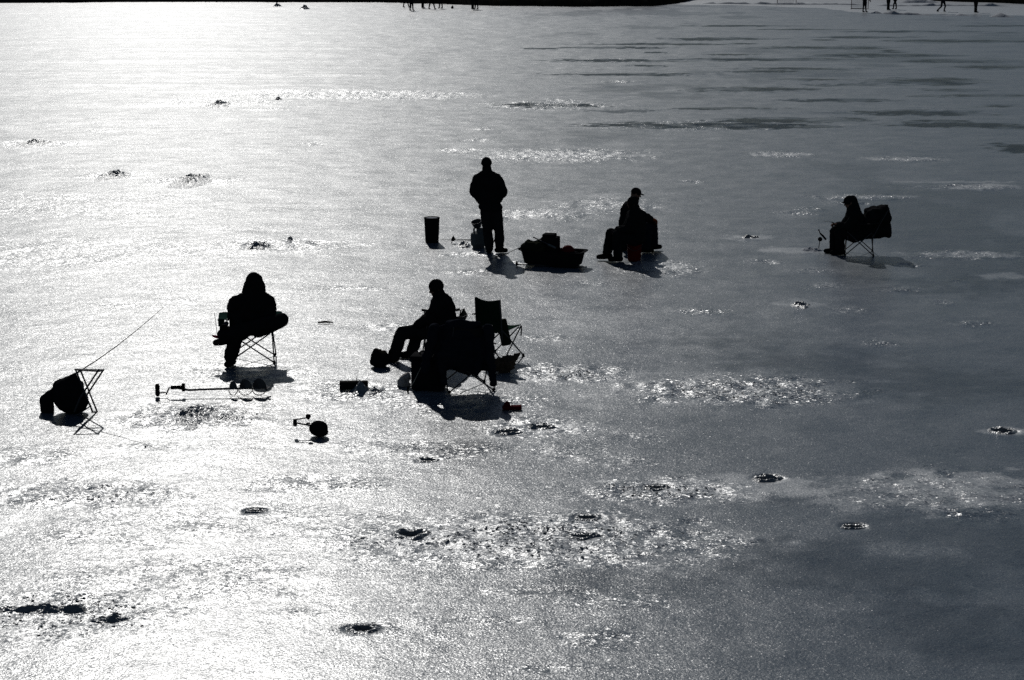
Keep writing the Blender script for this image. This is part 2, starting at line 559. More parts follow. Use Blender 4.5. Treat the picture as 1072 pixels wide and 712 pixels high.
# relief: long low swells, lumps in the refrozen rough patches
Z = .030 * (fbm(X * .55, Y * .30, 21, 3) - .5) + .007 * (fbm(X * 2.1, Y * 1.4, 24, 3) - .5)
Z *= 1 + .5 * sstep(Y, 60, 120)
Z += .085 * (fbm(X * .08, Y * .40, 51, 4) - .5) * sstep(Y, 40, 90)
ridged = 1 - np.abs(2 * fbm(X * 3.2, Y * 2.4, 27, 4) - 1)
Z += chop * (.07 * (ridged - .72) + .03 * (fbm(X * 7, Y * 6, 33, 2) - .5))
HOLES = [(430, 560, .11, .06, 'deep fishing hole with a raised left lip amid glinting broken ice'),
         (611, 561, .11, .035, 'shallow fishing hole to the right of the deep one in the glinting broken ice'),
         (615, 542, .09, .03, 'small hole just behind the shallow hole in the broken ice'),
         (803, 500, .11, .05, 'black fishing hole in the pale frost strip on the right'),
         (893, 550, .09, .012, 'flat dim hole below the pale frost strip on the right'),
         (1050, 450, .11, .05, 'hole with a white rim at the right edge of the ice'),
         (532, 452, .11, .05, 'left of the two holes below the small red trap'),
         (566, 446.5, .11, .055, 'right of the two holes below the small red trap'),
         (380, 657.5, .085, .03, 'near hole at the bottom, left of the middle'),
         (687, 509, .10, .04, 'hole in glittering ice left of the frost strip'),
         (786, 248, .10, .06, 'small hole between the pair and the far right angler'),
         (448, 481, .08, .025, 'shallow hole left of the bright middle ice below the group'),
         (268, 534, .075, .012, 'small hole on the bright ice below the scoop')]
fade = sstep(Y, 12, 13.5) * (1 - sstep(Y, 205, 215)) * (1 - sstep(np.abs(X), 50, 55))
Z = (Z - .012) * fade
HOLE_Z = []
for (px, py, r, *_r) in HOLES:
    c = ground(px, py)
    d_ = np.hypot(X - c.x, (Y - c.y) / .9)
    ring_ = (d_ > r) & (d_ < r * 2.2)
    HOLE_Z.append(float(np.median(Z[ring_])) if ring_.any() else 0.0)
    Z[d_ < r * 2.2] = HOLE_Z[-1]
    Z[d_ < r * 1.05] = -.16

ny, nx = X.shape
verts = np.stack([X, Y, Z], -1).reshape(-1, 3).astype(np.float32)
i = np.arange(ny - 1)[:, None] * nx + np.arange(nx - 1)[None, :]
quads = np.stack([i, i + 1, i + nx + 1, i + nx], -1).reshape(-1, 4)
me = bpy.data.meshes.new('lake_ice')
me.vertices.add(len(verts)); me.vertices.foreach_set('co', verts.ravel())
me.loops.add(quads.size); me.loops.foreach_set('vertex_index', quads.ravel().astype(np.int32))
me.polygons.add(len(quads))
me.polygons.foreach_set('loop_start', np.arange(0, quads.size, 4, dtype=np.int32))
me.polygons.foreach_set('loop_total', np.full(len(quads), 4, dtype=np.int32))
me.update(calc_edges=True)
me.polygons.foreach_set('use_smooth', [True] * len(me.polygons))
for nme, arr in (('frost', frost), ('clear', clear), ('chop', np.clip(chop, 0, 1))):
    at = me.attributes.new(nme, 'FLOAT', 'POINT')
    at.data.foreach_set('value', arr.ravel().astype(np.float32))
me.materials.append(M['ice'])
tag(link('lake_ice', me), kind='structure')

def ice_z(x, y):
    c = int(np.clip(np.searchsorted(xs, x), 1, nx - 1)); r = int(np.clip(np.searchsorted(ys, y), 1, ny - 1))
    return float(max(Z[r, c], Z[r - 1, c], Z[r, c - 1], Z[r - 1, c - 1]))
def stand(px, py, dz=0.0):
    p = ground(px, py)
    p.z = ice_z(p.x, p.y) + dz
    return p

# ------------------------------------------------------------------ far shore
SH = [(-900, 4), (-300, 3.6), (0, 3.2), (60, 2.8), (150, 1.8), (300, 2.2), (400, 2.4), (470, 4.2), (520, 6), (600, 7), (685, 6.4),
      (700, 4.4), (718, 2.2), (728, -.8), (760, -1.8), (940, -1.2), (980, 1.0), (1030, 2.6), (1072, 4.2), (1300, 6), (1900, 6)]
shx = np.array([ground(*p).x for p in SH]); shy = np.array([ground(*p).y for p in SH])
o_ = np.argsort(shx); shx, shy = shx[o_], shy[o_]
bx = np.concatenate([np.arange(-160, 160.1, .5)])
vs_, fs_ = [], []
depths = [0, .5, 1.2, 2.2, 3.5, 5.5, 8, 12, 18, 30, 60, 200, 900]
for a, x in enumerate(bx):
    y0 = np.interp(x, shx, shy) + 1.6 * (fbm(np.array([x * .4]), np.array([0.]), 41, 4)[0] - .5)
    for b, d in enumerate(depths):
        h = 3.8 * (1 - math.exp(-d / 6.0)) + (.8 * (mnoise.noise(V((x * .5, d * .6, 3))) + .4 * mnoise.noise(V((x * 1.7, d * 2, 9)))) * min(1, d / 2.0))
        vs_.append((x, y0 + d, max(-.05, h) - (.06 if b == 0 else 0)))
nd = len(depths)
for a in range(len(bx) - 1):
    for b in range(nd - 1):
        k = a * nd + b
        fs_.append((k, k + nd, k + nd + 1, k + 1))
tag(MB().add(vs_, fs_).build('shore', 'earth'), kind='structure')
# dry reeds along the waterline
rb = MB()
for k in range(2600):
    px = random.choice((random.uniform(-20, 720), random.uniform(975, 1090), random.uniform(380, 715)))
    x = ground(px, 3).x
    y0 = float(np.interp(x, shx, shy)) + random.uniform(-.1, 1.8)
    h = random.uniform(.35, 1.3)
    lx, ly = random.uniform(-.25, .25), random.uniform(-.2, .2)
    w = random.uniform(.015, .04)
    z0 = -.05
    rb.add([(x - w, y0, z0), (x + w, y0, z0), (x + lx + w * .4, y0 + ly, h), (x + lx, y0 + ly + .03, h + .1), (x, y0 + .05, z0)],
           [(0, 1, 2, 3), (1, 4, 3, 2), (4, 0, 3)])
tag(rb.build('reeds', 'reed', smooth=False), 'dark dry reeds fringing the far shore', 'reeds', kind='stuff')

# snow ridges thrown up round the rink
def ridge(pts, w, h, label, seed, gaps=0.0):
    P = [ground(*p) for p in pts]
    path = []
    for a, b in zip(P[:-1], P[1:]):
        n = max(2, int((b - a).length / .35))
        path += [a.lerp(b, t / n) for t in range(n)]
    path.append(P[-1])
    vs_, fs_ = [], []
    for k, p in enumerate(path):
        q = mnoise.noise(V((k * .33, seed, 0))) + .6 * mnoise.noise(V((k * 1.1, seed, 5)))
        hh = max(0.015, h * (.55 + .8 * q - gaps)) * min(1, k / 3, (len(path) - 1 - k) / 3) + .004
        for j, t in enumerate((-1, -.6, -.25, 0, .25, .6, 1)):
            ww = w * (1 + .3 * q)
            vs_.append((p.x, p.y + t * ww + .15 * q, hh * (1 - t ** 6) * (1 + .3 * mnoise.noise(V((k * .9, j * 2.0, seed)))) - .02))
    for k in range(len(path) - 1):
        for j in range(6):
            a = k * 7 + j
            fs_.append((a, a + 7, a + 8, a + 1))
    o = MB().add(vs_, fs_).build('snow_ridge', 'snow')
    return tag(o, label, 'snow ridge', 'ridges of cleared snow round the far rink')
ridge([(912, 13.6), (935, 14.8), (960, 15.2), (975, 15.6)], .5, .34, 'lumpy ridge of cleared snow in front of the skaters', 1, .15)
ridge([(985, 16.0), (1010, 16.2), (1034, 17.0)], .5, .2, 'low broken line of snow lumps near the rightmost skater', 2, .25)
ridge([(1036, 17.2), (1047, 17.0), (1060, 17.4)], .8, .6, 'taller heap of snow by the right edge of the rink', 3, 0)
ridge([(735, 3.6), (800, 4.2), (860, 4.6), (905, 5.4)], .6, .22, 'long low snow ridge beside the farther goal', 4, 0)
ridge([(918, 6.0), (960, 6.2), (1000, 6.0), (1055, 6.4)], .6, .3, 'snow ridge behind the skaters near the right end of the shore', 5, .1)
ridge([(940, 3.0), (960, 2.6), (985, 3.0)], 1.2, .5, 'short dark snow bank behind the two skaters side by side', 6, 0)

# ------------------------------------------------------------------ people
def hand(mb, wrist, d, palm_n, side, curl=.5, sc=1.0):
    """palm, four fingers and a thumb; d = direction of the hand, palm_n = where the palm faces"""
    d = V(d).normalized(); n = V(palm_n); n = (n - d * n.dot(d)).normalized()
    l = d.cross(n) * side
    ctr = V(wrist) + d * .05 * sc
    mb.ball(ctr, V((.042, .018, .056)) * sc, Matrix((l, n, d)).transposed(), 12, 8)
    for k, (o, ln) in enumerate(((-.030, .072), (-.010, .082), (.010, .076), (.029, .060))):
        a = V(wrist) + (d * .088 + l * o) * sc
        ang, p, r = 0, a, .0098 * sc
        for seg, fr in enumerate((.45, .32, .26)):
            ang += curl * (.7 if seg == 0 else .95)
            q = p + (d * math.cos(ang) + n * math.sin(ang)) * ln * fr * sc
            mb.limb(p, q, r, r * .9); p = q; r *= .9
    a = V(wrist) + (d * .03 - l * .036) * sc
    b = a + (d * .034 - l * .022 + n * .010) * sc
    c = b + (d * .028 - l * .004 + n * .016) * sc
    mb.limb(a, b, .0125 * sc, .011 * sc); mb.limb(b, c, .011 * sc, .0095 * sc)

def person(loc, J, face, label, *, jacket='black', pants='black', hat='beanie', hatm='black', boot='rubber', coat_len=.12,
           shw=1.0, bulk=1.0, glove='black', cat='person', floor=0.0, hands=True, group=None, hood=1.0):
    """J: joints in metres in the frame at loc. 'a' and 'b' are the two body sides."""
    face = V(face).normalized()
    up = (J['head'] - J['neck']).normalized()
    side = face.cross(up).normalized()
    f2 = up.cross(side).normalized() * 1.0
    if f2.dot(face) < 0: f2 = -f2
    A = Matrix((side, f2, up)).transposed()
    hd = J['head']
    sh_axis = (J['sh_b'] - J['sh_a']).normalized()
    spine = (J['neck'] - J['pelvis']).normalized()
    fwd = spine.cross(sh_axis).normalized()
    if fwd.dot(J.get('front', face)) < 0: fwd = -fwd
    T = Matrix((sh_axis, fwd, spine)).transposed()
    chest = J['pelvis'].lerp(J['neck'], .68); belly = J['pelvis'].lerp(J['neck'], .3)
    b = MB()
    b.ball(hd, (.074, .092, .108), A)
    b.ball(hd + A @ V((0, .03, -.07)), (.05, .058, .045), A)          # jaw
    b.limb(hd + A @ V((0, .088, .005)), hd + A @ V((0, .106, -.022)), .010, .014)   # nose
    b.ball(hd + A @ V((0, .086, .032)), (.05, .014, .012), A)         # brow
    b.ball(hd + A @ V((0, .088, -.052)), (.022, .010, .006), A); b.ball(hd + A @ V((0, .086, -.064)), (.020, .010, .007), A)
    for s_ in (-1, 1):
        b.ball(hd + A @ V((s_ * .031, .083, .012)), .011)             # eyes
        b.ball(hd + A @ V((s_ * .078, -.005, -.005)), (.010, .02, .032), A)
    b.limb(J['neck'], hd - A @ V((0, .015, .05)), .058, .052)
    b.ball(chest, (.165, .105, .19), T); b.ball(belly, (.145, .1, .15), T); b.ball(J['pelvis'], (.15, .11, .11), T)
    for q in 'ab':
        b.limb(J['sh_' + q], J['el_' + q], .052, .042); b.limb(J['el_' + q], J['wr_' + q], .041, .028)
        b.limb(chest + (J['sh_' + q] - chest) * .5 + spine * .03, J['sh_' + q], .07, .055)
        b.limb(J['hip_' + q], J['kn_' + q], .078, .054); b.limb(J['kn_' + q], J['an_' + q], .053, .036)
        b.limb(J['an_' + q], J['toe_' + q] * .8 + J['an_' + q] * .2, .034, .028)
        if hands:
            dd = J['wr_' + q] - J['el_' + q]
            dd = J.get('hd_' + q, dd)
            hand(b, J['wr_' + q], dd, J.get('pn_' + q, V((0, 0, -1)) + fwd * .3), 1 if q == 'a' else -1, J.get('curl', .55))
    root = b.fuse('person', 'skin', None, .0085, 2, floor=.004)
    root.location = loc
    tag(root, label, cat, group)
    # jacket
    k = MB()
    wid = .185 * bulk
    k.ball(chest + fwd * -.01, (wid * shw, .145 * bulk, .22), T, 20, 12)
    k.ball(belly, (wid * .98 * shw, .15 * bulk, .2), T, 20, 12)
    k.ball(J['pelvis'] + spine * (.08 - coat_len), (wid * shw * .98, .15 * bulk, .12), T, 20, 12)
    for q in 'ab':
        k.limb(J['neck'] - spine * .02, J['sh_' + q] - spine * .02, .085, .078 * bulk)
        k.limb(J['sh_' + q] - spine * .02, J['el_' + q], .084 * bulk, .074 * bulk)
        k.limb(chest.lerp(J['sh_' + q], .5), belly.lerp(J['el_' + q], .35), .12 * bulk, .12 * bulk)
        k.limb(J['el_' + q], J['wr_' + q], .070 * bulk, .050 * bulk)
    k.limb(J['neck'] - spine * .03, J['neck'] + (hd - J['neck']) * .5, .098, .092)
    jk = k.fuse('jacket', jacket, root, .014, 3, .014 * bulk, 8)
    # trousers
    t = MB()
    t.ball(J['pelvis'] - spine * .02, (.165, .13, .12), T)
    for q in 'ab':
        t.limb(J['hip_' + q], J['kn_' + q], .102 * bulk, .078 * bulk)
        t.limb(J['kn_' + q], J['an_' + q] + V((0, 0, .03)), .077 * bulk, .072 * bulk)
    t.fuse('trousers', pants, root, .014, 3, .012, 8, floor=.02)
    for q in 'ab':
        m = MB()
        an, toe = J['an_' + q], J['toe_' + q]
        d = (toe - an); d.z = d.z * .5; d = d.normalized()
        sole = V((an.x, an.y, max(.05, an.z - .03)))
        heel = an - d * .05; heel.z = max(.052, an.z - .05)
        tp = V(toe); tp.z = max(.045, toe.z)
        m.limb(an + V((0, 0, .12)), an, .062, .060)
        m.limb(heel, heel.lerp(tp, .55), .054, .055); m.limb(heel.lerp(tp, .55), tp, .055, .044)
        m.limb(an, heel.lerp(tp, .5), .06, .05)
        m.fuse('boot', boot, root, .011, 3, floor=.006)
    if hat == 'hood':
        h = MB()
        h.ball(hd + A @ V((0, -.012, .01)), (.130, .135, .150), A, 18, 12)
        h.ball(hd + A @ V((0, -.02, -.05)), (.158, .15, .13), A, 18, 12)
        h.limb(hd + A @ V((0, -.035, -.06)), J['neck'] + spine * -.05, .158, .19)
        h.ball(hd + A @ V((0, -.02, .11)), (.088, .09, .05), A)
        o = h.fuse('hood', jacket, root, .013, 3, .008, 8)
    elif hat == 'cap':
        h = MB()
        h.ball(hd + A @ V((0, -.004, .035)), (.084, .102, .088), A)
        h.ball(hd + A @ V((0, .105, .028)), (.062, .062, .012), A)
        h.fuse('cap', hatm, root, .008, 2)
    elif hat == 'flap':
        h = MB()
        h.ball(hd + A @ V((0, -.004, .03)), (.094, .108, .096), A)
        h.ball(hd + A @ V((0, .1, .03)), (.06, .045, .013), A)
        h.limb(hd + A @ V((0, -.07, .02)), J['neck'] - fwd * .05, .085, .11)
        h.fuse('cap', hatm, root, .009, 3)
    else:
        h = MB()
        h.ball(hd + A @ V((0, -.008, .026)), (.098, .110, .102), A)
        h.tube([hd + A @ V((0, -.006, -.012)), hd + A @ V((0, -.006, .03))], [.103, .104], 18)
        h.fuse('beanie', hatm, root, .009, 2, .003, 30)
    if glove:
        for q in 'ab':
            g = MB()
            dd = J.get('hd_' + q, J['wr_' + q] - J['el_' + q])
            hand(g, J['wr_' + q], dd, J.get('pn_' + q, V((0, 0, -1)) + fwd * .3), 1 if q == 'a' else -1, J.get('curl', .55), 1.16)
            g.limb(J['wr_' + q] - dd.normalized() * .05, J['wr_' + q] + dd.normalized() * .01, .052, .04)
            g.fuse('glove', glove, root, .009, 2)
    return root

# standing angler, back to the camera, hands in front
f = Frame(516, 265)
J = dict(head=f(509.5, 172.5), neck=f(510, 180.5), pelvis=f(513.5, 219), sh_a=f(500, 187), sh_b=f(521, 187),
         el_a=f(495.8, 201.5, .0), el_b=f(527, 201.5, .0), wr_a=f(503, 211, .2), wr_b=f(521, 211, .2),
         hip_a=f(509.5, 222), hip_b=f(519.5, 222), kn_a=f(510.3, 243, .05), kn_b=f(522.6, 242, .03),
         an_a=f(512.2, 261, -.02), an_b=f(523, 259, .0), toe_a=f(513.5, 263.6, .14), toe_b=f(529.5, 262.5, .03),
         pn_a=V((1, 0, -.2)), pn_b=V((-1, 0, -.2)), front=V((0, 1, 0)))
person(stand(516, 265), J, (-.15, 1, -.25), 'person standing in a bulky dark jacket and beanie beside the heater, hands in front',
       jacket='black', pants='char', bulk=1.2, shw=1.05, coat_len=.05)

# seated pair by the red pail: the farther one faces right
f = Frame(668, 263)
J = dict(head=f(664.8, 203), neck=f(661.5, 213), pelvis=f(656.5, 240), sh_a=f(661, 217, .17), sh_b=f(661, 218, -.17),
         el_a=f(672, 225.5, .20), el_b=f(671.5, 226, -.2), wr_a=f(680.5, 228, .12), wr_b=f(680, 229, -.1),
         hip_a=f(657, 243, .09), hip_b=f(657, 243, -.09), kn_a=f(683.2, 234.5, .14), kn_b=f(678, 237.5, -.1),
         an_a=f(684.5, 255, .16), an_b=f(675, 260, -.12), toe_a=f(691.5, 257.8, .16), toe_b=f(682, 263, -.12), pn_a=V((0, 0, -1)), pn_b=V((0, 0, -1)), front=V((1, 0, 0)))
person(stand(668, 263), J, (1, .1, -.15), 'person in a peaked cap seated facing right behind the angler on the red pail',
       jacket='black', pants='navy', hat='cap', bulk=1.34, glove='rust')
pb = MB().lathe([(.13, 0), (.132, .02), (.15, .30), (.154, .31), (.154, .33), (.14, .33), (.138, .32)])
pr = thing('pail', stand(656, 261.0), 'black upturned pail under the angler facing right', 'bucket')
pb.build('body', 'plastic', pr)
# the nearer one faces left on the red pail
f = Frame(655, 273)
J = dict(head=f(661.8, 212.5), neck=f(663.6, 221.5), pelvis=f(665.5, 247.5), sh_a=f(663.5, 224, -.17), sh_b=f(663.5, 223, .17),
         el_a=f(657.5, 239, -.2), el_b=f(656, 238, .2), wr_a=f(647, 241.5, -.1), wr_b=f(647, 240, .08),
         hip_a=f(664, 250, -.09), hip_b=f(664, 250, .09), kn_a=f(645.5, 246, -.12), kn_b=f(639.5, 243.5, .14),
         an_a=f(646.5, 267.5, -.08), an_b=f(636, 264.5, .13), toe_a=f(638.5, 271, -.06), toe_b=f(626.8, 268.5, .13), front=V((-1, 0, 0)))
person(stand(655, 273), J, (-1, -.1, -.35), 'hunched person sitting on the red pail facing left, forearms on the knees',
       jacket='black', pants='black', hat='beanie', hatm='black', bulk=1.3)
pr = thing('pail', stand(664, 272), 'red plastic pail used as a seat by the hunched angler', 'bucket')
MB().lathe([(.115, 0), (.118, .015), (.135, .30), (.142, .305), (.142, .325), (.136, .325), (.134, .34), (.05, .345)]).build('body', 'red', pr)
MB().tube([V((.146 * math.cos(a), .146 * math.sin(a), .30 - .1 * math.sin(a) ** 2 * (1 if math.sin(a) < 0 else 0))) for a in np.linspace(math.pi, 2 * math.pi, 12)], .004, 6).build('handle', 'steel', pr)

# ------------------------------------------------------------------ camp chairs
def camp_chair(loc, rz, label, fabric='char', seat_w=.56, back_h=.90, arms=(1, 1), cup=1, arm_out=.0, group='folding camp chairs on the ice', recline=.12):
    t = thing('camp_chair', loc, label, 'chair', rz, group)
    w, fy, by, sh = seat_w / 2, .22, -.22, .42
    tr = .0095
    def leg(a, b): MB().tube([a, b], tr, 8).build('leg', 'steel', t)
    fo = .03
    leg((-w - fo, fy + .04, .015), (w - .02, fy, sh)); leg((w + fo, fy + .04, .015), (-w + .02, fy + .02, sh))
    leg((-w - fo, by - .04, .015), (w - .02, by, sh)); leg((w + fo, by - .04, .015), (-w + .02, by - .02, sh))
    for s_ in (-1, 1):
        leg((s_ * (w + fo), fy + .04, .015), (s_ * w, by, sh + .02)); leg((s_ * (w + fo + .02), by - .04, .015), (s_ * (w + .02), fy, sh + .02))
        for y_ in (fy + .04, by - .04):
            MB().lathe([(.016, 0), (.02, .01), (.016, .035), (.011, .04)], (s_ * (w + fo), y_, 0), 10).build('foot', 'rubber', t)
        MB().tube([(s_ * w, by, .3), (s_ * w, by - recline * .5, .62), (s_ * (w - .01), by - recline, back_h)], tr, 8).build('back_post', 'steel', t)
        MB().tube([(s_ * (w + .02), fy, .3), (s_ * (w + .02), fy + .01, .63 if arms[(s_ + 1) // 2] else .44)], tr, 8).build('arm_post', 'steel', t)
    MB().sheet(lambda u, v: (-w + 2 * w * u, by + .03 + (fy - by) * v, sh - .075 * math.sin(math.pi * u) * math.sin(math.pi * (.15 + .7 * v)) + .03 * v), 14, 10, .012).build('seat', fabric, t)
    MB().sheet(lambda u, v: (-w + 2 * w * u, by + .02 - recline * v - .05 * math.sin(math.pi * u) * (1 - .4 * v), sh - .02 + (back_h - sh + .02) * v - .035 * math.sin(math.pi * u) * v), 14, 12, .014).build('backrest', fabric, t)
    for k, s_ in enumerate((-1, 1)):
        if not arms[k]: continue
        ar = MB().sheet(lambda u, v: (s_ * (w + .02 + arm_out) + (u - .5) * (.1 + arm_out), by - recline * .4 + (fy - by + recline * .4 + .05) * v, .635 - .03 * math.sin(math.pi * v) - .012 * (2 * u - 1) ** 2), 6, 10, .014).build('armrest', fabric, t)
        if cup & (1 << k):
            MB().lathe([(.036, -.1), (.042, -.09), (.046, 0), (.040, 0), (.036, -.085)], (s_ * (w + .03 + arm_out * 1.4), fy - .02, .625), 16).build('cup_holder', fabric, ar)
    return t

# hooded angler, facing the camera, ankle on knee
camp_chair(stand(263, 376.5), R(186), 'camp chair with a green cup holder arm under the hooded angler', 'green', .58, .72, cup=3, arm_out=.05)
f = Frame(263, 377)
J = dict(head=f(268.2, 297.5, -.02), neck=f(267.5, 309.5, .02), pelvis=f(264.5, 340.5, .04), sh_a=f(248.5, 315.5), sh_b=f(282.5, 316),
         el_a=f(247, 329, -.03), el_b=f(283, 329, -.03), wr_a=f(257, 341, -.26), wr_b=f(275, 341, -.26),
         hip_a=f(257.5, 343, .0), hip_b=f(271, 343, .0), kn_a=f(251.5, 352, -.36), kn_b=f(298, 335.5, -.28),
         an_a=f(245.5, 376.5, -.34), an_b=f(240, 352.5, -.42), toe_a=f(242.5, 381.2, -.46), toe_b=f(231.5, 358.5, -.45),
         pn_a=V((1, 0, -.3)), pn_b=V((-1, 0, -.3)), front=V((0, -1, 0)))
J['an_a'].z = .10; J['toe_a'].z = .045
person(stand(263, 377), J, (0, -1, -.35), 'hooded person slumped in the camp chair near the auger, one ankle on the knee',
       jacket='black', pants='black', hat='hood', bulk=1.36, shw=1.15, coat_len=.1)
# lure on a cord and a blue tin hanging at that chair's arm
lp = stand(263, 376.5)
f2 = Frame(263, 376.5)
t = thing('lure', lp, 'small red lure dangling on a cord from the green chair arm', 'fishing lure')
MB().tube([f2(227, 327, -.1), f2(229.3, 350, -.1)], .004, 6).build('cord', 'mesh', t)
MB().ball(f2(227.6, 352, -.1), (.055, .02, .02), axes_from((.3, 0, 1), (1, 0, .35)), 12, 8).build('body', 'pink', t)
t = thing('drink_can', lp, 'blue drink can lodged in the cup holder beside the hooded angler', 'can')
cc = f2(238.5, 341, -.12)
MB().lathe([(.026, -.06), (.033, -.052), (.033, .05), (.026, .06)], cc, 16, axes_from((.35, -.2, 1))).build('body', 'blue', t)

# angler facing left on a chair in the middle group
camp_chair(stand(463, 374), R(95), 'camp chair holding the angler who stretches both legs to the left', 'char', .54, .64)
f = Frame(455, 376)
J = dict(head=f(457.3, 302), neck=f(461, 312.5), pelvis=f(467, 342), sh_a=f(460.5, 316.5, -.2), sh_b=f(463.5, 314.5, .18),
         el_a=f(452, 333.5, -.24), el_b=f(450, 331, .22), wr_a=f(438, 340, -.14), wr_b=f(438, 338.5, .1),
         hip_a=f(463.5, 345, -.09), hip_b=f(463.5, 344.5, .09), kn_a=f(421, 349, -.1), kn_b=f(436, 349, .14),
         an_a=f(411.8, 378, -.16), an_b=f(430.5, 374.5, .1), toe_a=f(402, 383.5, -.18), toe_b=f(419.5, 379.5, .08), front=V((-1, 0, 0)))
person(stand(455, 376), J, (-1, -.35, -.3), 'person in a knit cap leaning back in a camp chair, legs stretched to the left',
       jacket='black', pants='char', hat='beanie', bulk=1.2)

# green chair at the right of the group
camp_chair(stand(522, 374), R(-34), 'empty dark green camp chair with a tall backrest to the right of the group', 'dkgreen', .42, .88, arms=(1, 0), recline=.06)
f = Frame(511, 373)
t = thing('tackle_bag', stand(511, 373), 'flat dark shoulder bag hanging on the post of the green chair', 'bag')
a, b_ = f(525, 334.5, -.22), f(530.5, 361.5, -.22)
ax = axes_from(b_ - a, (1, 0, 0))
MB().box((a + b_) / 2, (.14, .06, (b_ - a).length), ax, .022).build('body', 'olive', t)
MB().box(a.lerp(b_, .6) - V((0, .035, 0)), (.10, .02, .14), ax, .008).build('pocket', 'olive', t)
MB().tube([a + V((-.05, 0, -.01)), a + V((-.06, .04, .07)), a + V((-.09, .1, .06))], .009, 6).build('strap', 'black', t)

# nearest chair, turned its back, with coats thrown over it
camp_chair(stand(489, 406), R(14), 'nearest camp chair of the group, buried under a dark coat', 'char', .52, .88)
f = Frame(489, 406)
t = thing('coat', stand(489, 406), 'heavy dark coat thrown over the back of the nearest camp chair', 'coat')
cb = MB()
def drape(px0, px1, top, bot, y0, bulge, seed):
    def fn(u, v):
        fold = .03 * math.sin(u * 17 + seed) + .02 * math.sin(u * 31 + seed * 2)
        px = px0 + (px1 - px0) * u
        e = math.sin(math.pi * min(1, max(0, u)))
        tz = top + 5 * (1 - e) + 1.2 * math.sin(u * 23 + seed)
        bz = bot + 3.0 * math.sin(u * 11 + seed)
        if v < .25:      # over the far side of the backrest
            w_ = v / .25
            return f(px, bz - (bz - tz) * (.45 + .55 * w_), y0 + .16 - .05 * w_ + fold * .4)
        w_ = (v - .25) / .75
        return f(px + (w_ * 5 * (u - .5)), tz + (bz - tz) * w_, y0 + .02 - bulge * math.sin(math.pi * min(1, w_ * .9 + .08)) * (.4 + .6 * e) + fold * (.3 + w_))
    cb.sheet(fn, 34, 26, .02)
drape(456, 514, 337.5, 391, -.22, .14, 1.3)
cb.limb(f(457, 345, -.32), f(449, 372, -.34), .075, .07); cb.limb(f(449, 372, -.34), f(446, 388, -.34), .07, .06)
cb.limb(f(512, 346, -.32), f(513, 375, -.34), .075, .065); cb.limb(f(513, 375, -.34), f(517, 401, -.34), .065, .05)
cb.limb(f(470, 340, -.26), f(500, 340, -.26), .055, .055)
cb.ball(f(482, 350, -.28), (.22, .10, .2)); cb.ball(f(476, 368, -.26), (.25, .12, .24)); cb.limb(f(462, 372, -.3), f(466, 400, -.3), .07, .045); cb.limb(f(503, 380, -.28), f(499, 393, -.3), .05, .03); cb.ball(f(503, 366, -.24), (.12, .1, .22))
cb.fuse('body', 'navy', t, .016, 3, .022, 7)

# tackle box and bag at its foot
f = Frame(450, 408)
t = thing('tackle_box', stand(449, 407), 'big dark square tackle box standing at the left foot of the coat covered chair', 'tackle box', R(-8))
MB().box((0, 0, .20), (.42, .30, .40), None, .03).build('body', 'plastic', t)
MB().box((0, 0, .43), (.44, .32, .06), None, .02).build('lid', 'plastic', t)
MB().tube([(-.12, 0, .455), (-.1, 0, .50), (.1, 0, .50), (.12, 0, .455)], .01, 8).build('handle', 'plastic', t)
MB().box((0, -.158, .39), (.06, .02, .08), None, .006).build('latch', 'steel', t)
f = Frame(431, 410)
t = thing('walking_cane', stand(431, 410), 'pale thin rod leaning on the dark tackle box', 'rod')
MB().tube([f(427.5, 409, -.05), f(434, 399, -.08), f(442, 383, -.06), f(446.5, 370, -.02)], [.007, .006, .005, .004], 6).build('shaft', 'lightpole', t)
MB().tube([f(427, 412, -.05), f(427.6, 404, -.05)], .013, 8).build('grip', 'rubber', t)
bg_ = MB(); f = Frame(424, 404)
for px, py, r in ((423, 398, .07), (421, 401.5, .07), (426, 395, .06), (424.5, 402, .075), (427.5, 392, .035)):
    bg_.ball(f(px, py), r)
o = bg_.fuse('plastic_bag', 'pale', None, .012, 2, .022, 22, floor=.0)
o.location = stand(424, 404); tag(o, 'crumpled pale plastic bag beside the dark tackle box', 'bag')
# dark soft bag by the boots
bg_ = MB(); f = Frame(397, 384)
for px, py, r in ((394.5, 377, .1), (400, 378, .1), (395, 371, .08), (401, 372, .07)):
    bg_.ball(f(px, py), r)
t = thing('soft_bag', stand(397, 384), 'small black soft bag lying by the boots of the angler with stretched legs', 'bag')
bg_.fuse('body', 'black', t, .012, 2, .02, 16, floor=0)
bg_ = MB()
for k in range(6): bg_.ball(f(392.5 + k * 2, 368 + random.uniform(-1.4, 1.4), random.uniform(-.04, .04)), random.uniform(.025, .042))
bg_.fuse('ruffled_top', 'fur', t, .01, 1, .012, 30)
# tan fur bundle
bg_ = MB(); f = Frame(531, 390)
for px, py, r in ((524, 382, .1), (531, 381, .11), (527, 386, .09), (535, 378, .07), (539, 374.5, .05), (519, 384, .08)):
    bg_.ball(f(px, py), r)
bg_.limb(f(538, 376), f(542.5, 372), .045, .03)
o = bg_.fuse('fur_hat', 'fur', None, .012, 1, .03, 24, floor=0)
o.location = stand(531, 390); tag(o, 'tan furry bundle lying on the ice behind the coat covered chair', 'fur bundle')
